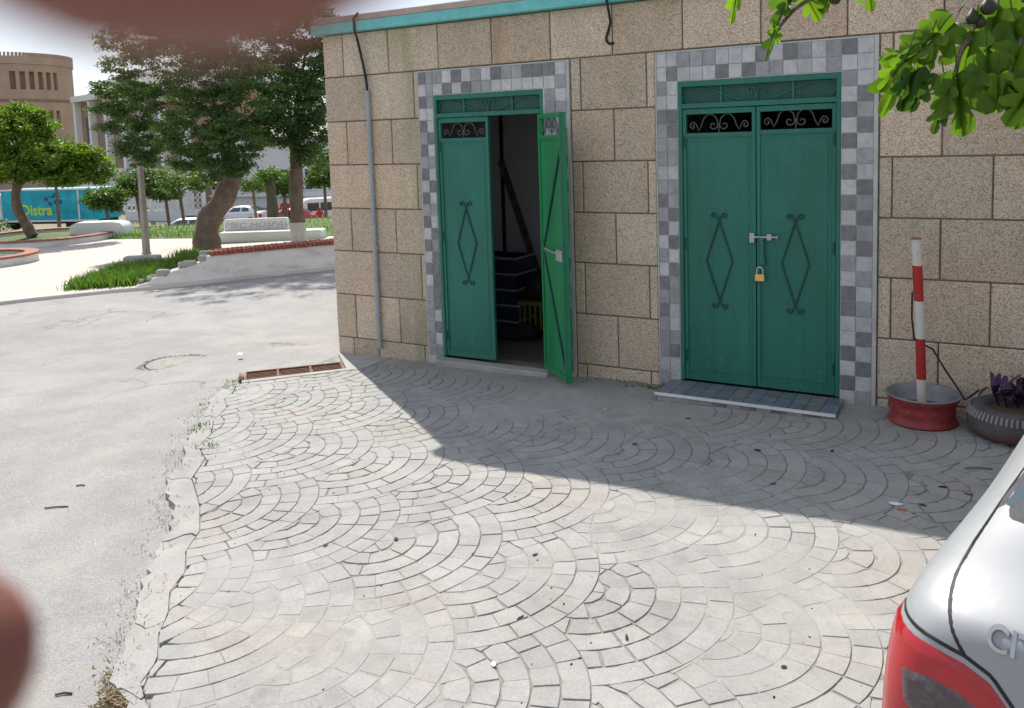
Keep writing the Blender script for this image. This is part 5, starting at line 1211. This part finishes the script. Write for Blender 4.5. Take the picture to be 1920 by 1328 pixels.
# ---- white building with pilasters
WD = 82.0; w0, w1 = at(147, 300, WD+6), at(345, 300, WD-12); wd_ = w1-w0; wl_ = wd_.length; wz = -4.0
wbld = thing('white_building', 'white building with tall pilasters and brown bays behind the trees', 'building', (w0.x, w0.y, wz), math.atan2(wd_.y, wd_.x))
h1 = at(190, 185, WD).z-wz; h0 = at(190, 316, WD).z-wz; hT = at(190, 140, WD).z-wz
MB().box(0, wl_, .6, 8, 0, h1).build('wall', M['brownbay'], wbld)
MB().box(.1, wl_+2, 3.0, 9, h1+.001, hT).build('upper_storey', M['farwhite'], wbld)
MB().box(-.1, wl_+.2, -.3, 1.2, h1-.02, h1+.55).build('cornice', M['fargrey'], wbld)
MB().box(-.1, wl_+.2, -.9, .55, h0-.35, h0).build('ledge', M['farwhite'], wbld)
MB().box(0, wl_, .0, .598, 0, h0-.36).build('ground_floor', M['farwhite'], wbld)
NP = 7
for k in range(NP): MB().bbox(k*wl_/(NP-1)-.28, k*wl_/(NP-1)+.28, -.05, .599, h0+.001, h1-.03, .03).build('pilaster', M['farwhite'], wbld)
for k in range(NP-1):
    xm = (k+.5)*wl_/(NP-1); f_ = MB().box(xm-.62, xm+.62, .52, .597, h0+.5, h0+(h1-h0)*.78).build('window', M['tan2'], wbld); MB().box(xm-.5, xm+.5, .49, .519, h0+.6, h0+(h1-h0)*.75).build('pane', M['glassdk'], f_)
for xm in (1.1, 4.5, 8, 11.5): f_ = MB().box(xm-.65, xm+.65, 2.93, 2.998, h1+1.1, hT-1.2).build('window', M['fargrey'], wbld); MB().box(xm-.5, xm+.5, 2.90, 2.929, h1+1.2, hT-1.3).build('pane', M['glassdk'], f_)
# ---- long pale building on the right, behind the cars
GD = 72.0; g0, g1 = at(372, 300, GD), at(680, 300, GD-6); gd_ = g1-g0; gl_ = gd_.length
gbld = thing('pale_building', 'long pale grey building with tan base behind the parked cars', 'building', (g0.x, g0.y, -4.8), math.atan2(gd_.y, gd_.x))
zb = at(560, 384, GD).z+4.8; zt_ = at(560, 268, GD).z+4.8
MB().box(0, gl_, 0, 8, zb, zt_).build('wall', M['fargrey'], gbld); MB().box(-.05, gl_+.05, -.08, 8, -.5, zb-.001).build('base_band', M['tan'], gbld)
MB().box(-.2, gl_+.2, -.4, 8.2, zt_+.001, zt_+.5).build('cornice', M['farwhite'], gbld); MB().box(0, gl_, -.25, -.001, zb+.9, zb+1.05).build('ledge', M['farwhite'], gbld)
for k in range(6):
    xm = 1.8+k*2.35; f_ = MB().box(xm-.6, xm+.6, -.04, -.001, zb+1.4, zb+3.2).build('window', M['farwhite'], gbld); MB().box(xm-.5, xm+.5, -.06, -.0405, zb+1.5, zb+3.1).build('pane', M['glassdk'], f_)
# ---- people by the street
def person(px, d, label, top, seated=False, up=0.0, turn=0, h=1.7):
    g = gbase(px, d); t_ = thing('person', label, 'person', g+Vector((0, 0, up)), facing(px, d)+R(turn))
    k = h/1.7
    J = {'pel': (0, 0, .92), 'chest': (0, .0, 1.25), 'neck': (0, 0, 1.45), 'head': (0, -.01, 1.58), 'crown': (0, 0, 1.68), 'lh': (-.10, 0, .88), 'lk': (-.11, -.03, .50), 'la': (-.11, 0, .08), 'lt': (-.12, -.14, .04), 'rh': (.10, 0, .88), 'rk': (.12, -.06, .50), 'ra': (.12, .02, .08), 'rt': (.13, -.12, .04), 'ls': (-.18, 0, 1.38), 'le': (-.26, .02, 1.12), 'lw': (-.25, -.06, .88), 'lf': (-.25, -.10, .80), 'rs': (.18, 0, 1.38), 're': (.26, .03, 1.12), 'rw': (.24, -.08, .90), 'rf': (.23, -.12, .82)}
    if seated:
        for a in 'lr':
            x = -.11 if a == 'l' else .11; J[a+'k'] = (x, -.45, .90); J[a+'a'] = (x, -.45, .48); J[a+'t'] = (x, -.58, .45)
    E_ = [('pel', 'chest'), ('chest', 'neck'), ('neck', 'head'), ('head', 'crown'), ('pel', 'lh'), ('lh', 'lk'), ('lk', 'la'), ('la', 'lt'), ('pel', 'rh'), ('rh', 'rk'), ('rk', 'ra'), ('ra', 'rt'), ('chest', 'ls'), ('ls', 'le'), ('le', 'lw'), ('lw', 'lf'), ('chest', 'rs'), ('rs', 're'), ('re', 'rw'), ('rw', 'rf')]
    rad = {'pel': .15, 'chest': .17, 'neck': .06, 'head': .10, 'crown': .07, 'h': .09, 'k': .06, 'a': .045, 't': .04, 's': .07, 'e': .045, 'w': .032, 'f': .035}
    nm = list(J); me = bpy.data.meshes.new('body'); me.from_pydata([tuple(c*k for c in J[n_]) for n_ in nm], [(nm.index(a), nm.index(b_)) for a, b_ in E_], [])
    o = mesh_obj('body', me, t_, (0, 0, 0)); sk = o.modifiers.new('skin', 'SKIN'); o.modifiers.new('sub', 'SUBSURF').levels = 1
    for i, n_ in enumerate(nm): r_ = rad.get(n_, rad.get(n_[-1], .05))*k; me.skin_vertices[0].data[i].radius = (r_, r_*.8 if n_ in ('pel', 'chest') else r_)
    me.skin_vertices[0].data[0].use_root = True
    m_ = NT('clothes'); z = m_.sep(m_.opos())[2]; m_.set(m_.ramp(z, [(0, (.03, .03, .04)), (.90*k, top), (1.47*k, (.32, .18, .12)), (1.60*k, (.012, .01, .01))][:4] if True else None, 'CONSTANT') if False else m_.mix(m_.math('GREATER_THAN', z, 1.60*k), m_.mix(m_.math('GREATER_THAN', z, 1.46*k), m_.mix(m_.math('GREATER_THAN', z, .90*k), (.03, .03, .05), top), (.30, .17, .11)), (.012, .010, .010)), .8)
    me.materials.append(m_.m); return t_
person(594, 56, 'person in a red top standing by the white minibus, back turned', (.45, .02, .03), False, .0, 180, 1.6)
person(528, 55, 'person in red sitting beside the red car, nearest the thin trunk', (.40, .03, .03), True, .55, 20)
person(543, 55, 'second person in red sitting right of the first near the red car', (.42, .04, .04), True, .55, -20)
# ---- motorcycle by the fence
mp = gbase(364, 58); mt = thing('motorcycle', 'dark motorcycle parked in front of the lattice fence', 'motorcycle', mp+Vector((0, 0, .02)), facing(364, 58, 10))
for wx in (-.65, .65):
    b = MB(); b.lathe([(.20, -.05), (.27, -.05), (.30, 0), (.27, .05), (.20, .05)], 20, (wx, 0, .30), axis='y'); b.build('wheel', M['rubber'], mt, smooth=40)
b = MB(); b.tube([(-.65, 0, .30), (-.3, 0, .55), (.2, 0, .62), (.45, 0, .85)], .06, 8); b.tube([(-.3, 0, .55), (0, 0, .32), (.25, 0, .40), (.2, 0, .62)], .10, 8); b.build('frame', M['blackpl'], mt, smooth=50)
b = MB(); b.tube([(-.75, 0, .80), (-.4, 0, .76), (0, 0, .74)], [.07, .10, .08], 8); b.build('seat', M['blackpl'], mt, smooth=50); b = MB(); b.tube([(.45, 0, .85), (.65, 0, .30)], .035, 8); b.build('fork', M['zinc'], mt); b = MB(); b.tube([(.35, -.33, 1.02), (.45, 0, .92), (.35, .33, 1.02)], .02, 6); b.build('handlebar', M['zinc'], mt)

# ================================================================== FIG TREE reaching in from the right
ft_base = Vector((7.75, -2.35, gz(7.75, -2.35)))
fig = thing('fig_tree', 'fig tree whose leafy bough hangs into view at the top right', 'tree', ft_base)
def rel(v): return Vector(v)-ft_base
hub = Vector((7.45, -2.45, 2.2)); tips = {}
trunk_mesh('trunk', [Vector((0, 0, -.05)), Vector((-.08, -.02, 1.0)), rel(hub)], [.11, .10, .085], M['bark'], fig, 12, .1, 5)
bA_ = [hub, at(2120, -60, 3.3), at(1960, -30, 3.0), at(1850, 25, 2.85), at(1800, 95, 2.8), at(1790, 150, 2.75)]
trunk_mesh('bough', [rel(p) for p in bA_], [.06, .045, .03, .016, .009, .006], M['bark'], fig, 8, .06, 6)
for nm_, P in (('twig', [at(1850, 25, 2.85), at(1780, 60, 2.85), at(1720, 110, 2.85), at(1690, 150, 2.85)]), ('twig', [at(1960, -30, 3.0), at(1920, 60, 2.8), at(1890, 140, 2.7)]),
               ('twig', [at(1960, -30, 3.0), at(1780, -20, 3.0), at(1745, 0, 3.0)]), ('twig', [at(1960, -60, 3.05), at(1700, -70, 3.0), at(1560, -25, 2.95), at(1490, 15, 2.9), at(1455, 60, 2.9)]), ('twig', [hub, hub+Vector((.2, -.5, .5)), hub+Vector((.1, -.9, .9))]), ('twig', [hub, hub+Vector((.6, .3, .6)), hub+Vector((.9, .5, 1.0))])):
    trunk_mesh(nm_, [rel(p) for p in P], [.012]+[.008]*(len(P)-2)+[.004], M['bark'], fig, 6, .05, 7)
HALF = [(.0, .0), (-.05, .12), (-.06, .25), (.04, .36), (.17, .42), (.23, .33), (.27, .17), (.40, .33), (.55, .45), (.66, .42), (.67, .28), (.58, .12), (.74, .19), (.90, .19), (.97, .09), (1.0, .0)]
def fig_leaf_geo(base, d, nrm, L, seed, narrow=1.0):
    rr = random.Random(seed); d = d.normalized(); nrm = (nrm-d*nrm.dot(d)).normalized(); s_ = nrm.cross(d); cur = rr.uniform(.1, .45); fold = rr.uniform(.15, .5); wob = rr.uniform(0, 6)
    def pos(x, y):
        z = -cur*x*x*.6+fold*abs(y)*.8+.05*math.sin(x*9+y*7+wob); return base+(d*x+s_*y*narrow+nrm*z)*L
    rib = [pos(x, 0) for x in (0, .12, .24, .36, .48, .60, .72, .85, 1.0)]; xs = (0, .12, .24, .36, .48, .60, .72, .85, 1.0)
    V = list(rib); F = []
    for sg in (1, -1):
        o2 = [(x+rr.uniform(-.012, .012), y+rr.uniform(-.015, .015)) for (x, y) in HALF[1:-1]]; n0 = len(V)
        V += [pos(x, sg*y) for x, y in o2]; ring = [(x, 0.0) for x in xs]+o2[::-1]; idm = list(range(9))+list(range(n0+len(o2)-1, n0-1, -1))
        for t3 in tessellate_polygon([[Vector((p[0], p[1], 0)) for p in ring]]): F.append(tuple(idm[k] for k in t3))
    return V, F
def fig_leaf(px, py, d, ang_, size, tone, tilt=0.2, narrow=1.0, seed=0, roll=0.0):
    rr = random.Random(seed*7+1); a = R(ang_); b0 = at(px, py, d); dr = AX*math.cos(a)+AY*math.sin(a)+AZ*tilt
    side = AX*(-math.sin(a))+AY*math.cos(a); nr = -AZ*math.cos(roll)+side*math.sin(roll)+Vector((rr.uniform(-.2, .2), rr.uniform(-.2, .2), rr.uniform(0, .3)))
    V, F = fig_leaf_geo(Vector((0, 0, 0)), dr, nr, size, seed, narrow)
    me = bpy.data.meshes.new('leaf'); me.from_pydata([tuple(v) for v in V], [], F); me.materials.append(M['fig']); me.attributes.new('tone', 'FLOAT', 'POINT').data.foreach_set('value', [tone]*len(V)); me.attributes.new('vein', 'FLOAT', 'POINT').data.foreach_set('value', [0.0]*9+[.3]*(len(V)-9))
    for p_ in me.polygons: p_.use_smooth = True
    mesh_obj('leaf', me, fig, rel(b0))
    pt0 = b0-dr.normalized()*size*.35+Vector((0, 0, size*.15)); MB().tube([rel(pt0), rel((pt0+b0)/2+Vector((0, 0, .006))), rel(b0)], .0022, 5).build('petiole', M['leafbright'], fig)
LV = [(1700, 112, 2.85, 112, .20, .95, .1, .8, .7), (1692, 118, 2.82, 125, .11, .90, .3, .8, .4), (1715, 128, 2.8, 100, .14, .08, .2, 1.0, .1), (1742, 140, 2.82, 120, .13, .35, .1, .9, .9), (1770, 150, 2.8, 75, .12, .55, .2, 1, .3),
      (1795, 138, 2.75, 80, .20, .38, .05, 1.0, .1), (1770, 195, 2.78, 105, .10, .15, .3, .7, .6), (1778, 165, 2.76, 95, .11, .60, .2, .8, .5), (1872, 140, 2.7, 80, .125, .95, .3, .9, .5), (1905, 150, 2.7, 60, .14, .05, .2, 1, .2), (1850, 105, 2.72, 85, .18, .45, .1, 1, .2),
      (1825, 60, 2.8, 100, .17, .60, .2, 1, .4), (1790, 40, 2.85, 130, .17, .50, .1, 1, .3), (1760, 60, 2.85, 140, .15, .75, .2, 1, .5), (1745, 75, 2.85, 105, .13, .92, .4, .8, .8), (1730, 95, 2.84, 150, .12, .70, .2, .9, .4), (1870, 20, 2.8, 100, .18, .55, .1, 1, .2),
      (1900, 40, 2.78, 70, .18, .45, .2, 1, .3), (1915, 90, 2.72, 110, .19, .50, .1, 1, .4), (1920, 10, 2.8, 130, .18, .4, .1, 1, .2), (1705, 95, 2.86, 165, .10, .85, .2, .8, .6),
      (1388, -30, 2.95, 106, .13, .95, .1, .45, .5), (1490, -12, 2.9, 130, .12, .55, .2, .9, .5), (1475, 8, 2.9, 118, .10, .4, .2, .6, .9), (1458, 55, 2.9, 112, .11, .30, .1, .6, 1.0), (1452, 52, 2.9, 70, .06, .9, .3, .8, .2), (1510, -10, 2.92, 60, .10, .9, .1, .8, .4), (1545, -12, 2.95, 100, .09, .8, .2, .7, .6), (1625, -40, 2.95, 80, .11, .8, .1, .8, .5), (1570, -30, 2.95, 120, .10, .5, .1, .8, .5), (1530, -20, 2.95, 75, .10, .7, .3, .8, .8),
      (1935, 140, 2.68, 100, .17, .3, .2, 1, .3), (1940, 160, 2.66, 120, .14, .7, .2, 1, .3)]
for i, (px, py, d, a, s_, tn, ti, na, ro) in enumerate(LV): fig_leaf(px, py, d, a, s_*1.04, tn, ti, na, i+1, ro)
# the rest of the crown, outside the photo
V_, F_, T_ = [], [], []; rr = random.Random(3)
for k in range(150):
    c = hub+Vector((rr.gauss(.3, .55), rr.gauss(.0, .6), abs(rr.gauss(.4, .5)))); 
    if project(c)[0] < 1990: continue
    V, F = fig_leaf_geo(rel(c), Vector((rr.gauss(0, 1), rr.gauss(0, 1), -.6)), Vector((rr.gauss(0, .4), rr.gauss(0, .4), 1)), rr.uniform(.12, .2), k); n = len(V_); V_ += [tuple(v) for v in V]; F_ += [tuple(i+n for i in f) for f in F]; T_ += [rr.random()]*len(V)
me = bpy.data.meshes.new('foliage'); me.from_pydata(V_, [], F_); me.materials.append(M['fig']); me.attributes.new('tone', 'FLOAT', 'POINT').data.foreach_set('value', T_); me.attributes.new('vein', 'FLOAT', 'POINT').data.foreach_set('value', [.3]*len(V_)); tag(mesh_obj('foliage', me, fig), kind='stuff')
figm = vary('fig_skin', (.03, .035, .02), .3, 20, .5, .1)
for (px, py, d, s_) in ((1566, -4, 2.92, .021), (1853, 12, 2.78, .026), (1824, 32, 2.80, .022), (1838, 40, 2.8, .018)):
    c = at(px, py, d); b = MB(); b.lathe([(0, -s_*1.1), (s_*.6, -s_*.95), (s_, -s_*.3), (s_*.85, s_*.3), (s_*.4, s_*.9), (s_*.15, s_*1.3), (0, s_*1.35)], 14); b.build('fig_fruit', figm, fig, rel(c), smooth=60)

# ================================================================== SMALL THINGS ON THE GROUND
def flatbit(name, px, py, w, h, mat, label, cat, group=None, rot=None, thick=.002):
    g = on_ground(px, py); rz_ = random.uniform(0, 3.1) if rot is None else R(rot)
    b = MB(); n = 8; V = []
    for i in range(n): a = i/n*6.283; q = .75+.25*random.random(); V.append((w*.5*math.cos(a)*q, h*.5*math.sin(a)*q))
    b.prism(V, 0, thick, fn=lambda x, y, hh: (x, y, hh+.12*(x*x+y*y)/max(w, h)))
    o = b.build(name, mat, None, (g.x, g.y, pz(g.x, g.y)+.0035)); o.rotation_euler = (0, 0, rz_)
    return tag(o, label, cat, group)
deadleaf = vary('dead_leaf', (.035, .028, .020), .4, 30, .8); paperm = vary('paper', (.75, .78, .86), .08, 30, .8); butt = vary('cream_litter', (.55, .47, .33), .2, 30, .8)
pp_ = flatbit('paper_scrap', 1680, 948, .07, .045, paperm, 'small white paper scrap lying in the shade by the car', 'litter', rot=10)
g = on_ground(1683, 952); tag(MB().bbox(-.02, .02, -.012, .012, 0, .008, .003).build('wrapper', vary('orange_wrapper', (.55, .22, .10), .2, 40, .6), None, (g.x+.02, g.y-.03, pz(g.x, g.y)+.003)), 'orange wrapper scrap touching the white paper scrap', 'litter')
spots = [(975, 1162, .06, .012, 'long dark withered leaf on sunlit paving, bottom centre'), (1175, 1196, .05, .015, 'dark withered leaf on sunlit paving, the rightmost of the bottom ones'), (1003, 1042, .05, .013, 'dark withered leaf at the crown of a central paving fan'), (610, 1025, .05, .012, 'thin dark leaf on sunlit paving at left of centre'), (743, 1013, .035, .025, 'broad dark leaf scrap on sunlit paving left of centre'), (1420, 846, .06, .03, 'dark leaf on shaded paving below the closed door, upper one'), (1560, 848, .05, .025, 'dark leaf on shaded paving in front of the wheel rim'), (1190, 832, .05, .02, 'dark leaf on shaded paving between the two doors'), (1450, 908, .05, .015, 'dark leaf on shaded paving near the shadow edge'), (1768, 916, .07, .02, 'large dark leaf on shaded paving close to the car, upper one'), (1815, 930, .06, .015, 'dark leaf on shaded paving touching the car outline'), (1730, 950, .05, .018, 'dark leaf right of the white paper scrap'), (1290, 785, .06, .02, 'dark leaf just in front of the door step, left part'), (1470, 1252, .03, .02, 'small dark leaf on the paving left of the tail light')]
for (px, py, w, h, lb) in spots: flatbit('fallen_leaf', px, py, w*.8, h*.9, deadleaf, lb, 'leaf', 'withered leaves scattered on the pavement')
rr = random.Random(17); V_, F_ = [], []
for k in range(260):
    x, y = rr.uniform(.3, 6.2), rr.uniform(-4.9, -.1)
    if not inside_pave(x, y): continue
    r_ = rr.uniform(.002, .008); a = rr.uniform(0, 6); z = pz(x, y)+.002; n = len(V_); c, s_ = math.cos(a)*r_, math.sin(a)*r_
    V_ += [(x-c, y-s_, z), (x+s_*.5, y-c*.5, z), (x+c, y+s_, z), (x-s_*.5, y+c*.5, z), (x, y, z+r_*.6)]; F_ += [(n, n+1, n+4), (n+1, n+2, n+4), (n+2, n+3, n+4), (n+3, n, n+4)]
tag(MB().add(V_, F_).build('leaf_crumbs', deadleaf), 'dark crumbs of leaf and grit strewn over the paving', 'debris', kind='stuff')
for k, (px, py, w, lb) in enumerate(((1135, 768, .05, 'cream litter scrap on the shaded paving before the open door'), (1380, 765, .04, 'cream litter scrap just below the tiled door step'), (1883, 834, .06, 'cream litter scrap between the tyre planter and the car'), (925, 1247, .035, 'white litter chip on the sunlit paving near the photo bottom'), (450, 665, .10, 'white flat litter on the road by the drain'))):
    flatbit('litter_scrap', px, py, w, w*.55, butt if k < 3 else paperm, lb, 'litter')
for (px, py, ln, lb) in ((105, 943, .13, 'dark twig lying on the road at left, the longer one'), (150, 903, .05, 'short dark twig on the road above the longer one'), (118, 1290, .06, 'short twig on the road near the bottom left fingertip')):
    g = on_ground(px, py); z = road_z(g.x, g.y); b = MB(); b.tube([(-ln/2, 0, .005), (0, .006, .006), (ln/2, 0, .005)], .004, 5); o = b.build('twig', M['bark'], None, (g.x, g.y, z)); o.rotation_euler = (0, 0, R(34)); tag(o, lb, 'twig')
g0_ = on_ground(1835, 882); b = MB(); b.tube([(-.07, 0, .004), (0, .008, .006), (.07, 0, .004)], .004, 5); o = b.build('straw_stalk', M['straw'], None, (g0_.x, g0_.y, pz(g0_.x, g0_.y)+.003)); o.rotation_euler = (0, 0, R(20)); tag(o, 'pale straw stalk on the shaded paving beside the car', 'straw')

# ================================================================== PHOTOGRAPHER'S HAND at the lens
hm = NT('skin'); n = hm.noise(60, 4, .6); hm.set(hm.ramp(n, [(.3, (.17, .062, .044)), (.7, (.23, .086, .062))]), .55, 0, .35)
hm.b.inputs['Subsurface Weight'].default_value = .35; hm.b.inputs['Subsurface Radius'].default_value = (.01, .003, .0015); hm.b.inputs['Subsurface Scale'].default_value = 1.0
hand = thing('hand', "blurred hand close to the lens, one fingertip over the top left corner", 'hand', at(-2200, -1400, .10))
J = [  # joints in camera space (right, down, forward), radius
 ('wrist', (-.200, -.075, .020), .026), ('palm', (-.135, -.075, .035), .030), ('arm', (-.270, -.050, -.020), .030),
 ('i0', (-.085, -.098, .052), .0125), ('i1', (-.050, -.090, .046), .0105), ('i2', (-.022, -.062, .036), .0098), ('i3', (-.0130, -.022, .030), .0122), ('i4', (-.0092, -.0047, .0285), .0112),
 ('m0', (-.082, -.112, .045), .0125), ('m1', (-.042, -.115, .050), .0105), ('m2', (-.008, -.098, .052), .0098), ('m3', (.014, -.078, .048), .0085),
 ('r0', (-.090, -.122, .035), .0120), ('r1', (-.050, -.132, .042), .0100), ('r2', (-.018, -.122, .046), .0092), ('r3', (.004, -.104, .046), .0080),
 ('p0', (-.105, -.128, .024), .0110), ('p1', (-.075, -.144, .030), .0090), ('p2', (-.048, -.140, .036), .0082), ('p3', (-.030, -.128, .038), .0070),
 ('t0', (-.135, -.030, .050), .0150), ('t1', (-.105, .010, .062), .0115), ('t2', (-.070, .030, .069), .0100), ('t3', (-.0384, .0386, .0690), .0084)]
E2 = [('wrist', 'palm'), ('wrist', 'arm'), ('palm', 'i0'), ('i0', 'i1'), ('i1', 'i2'), ('i2', 'i3'), ('i3', 'i4'), ('palm', 'm0'), ('m0', 'm1'), ('m1', 'm2'), ('m2', 'm3'), ('palm', 'r0'), ('r0', 'r1'), ('r1', 'r2'), ('r2', 'r3'), ('palm', 'p0'), ('p0', 'p1'), ('p1', 'p2'), ('p2', 'p3'), ('palm', 't0'), ('t0', 't1'), ('t1', 't2'), ('t2', 't3')]
nm = [j[0] for j in J]; me = bpy.data.meshes.new('hand_skin'); me.from_pydata([tuple(CAM+AX*j[1][0]+AY*j[1][1]+AZ*j[1][2]-hand.location) for j in J], [(nm.index(a), nm.index(b_)) for a, b_ in E2], [])
ho = mesh_obj('hand_skin', me, hand, (0, 0, 0), hm.m); ho.modifiers.new('skin', 'SKIN').use_smooth_shade = True; sb_ = ho.modifiers.new('sub', 'SUBSURF'); sb_.levels = 2; sb_.render_levels = 2
for i, j in enumerate(J): me.skin_vertices[0].data[i].radius = (j[2], j[2]); me.skin_vertices[0].data[i].use_root = (i == 0)
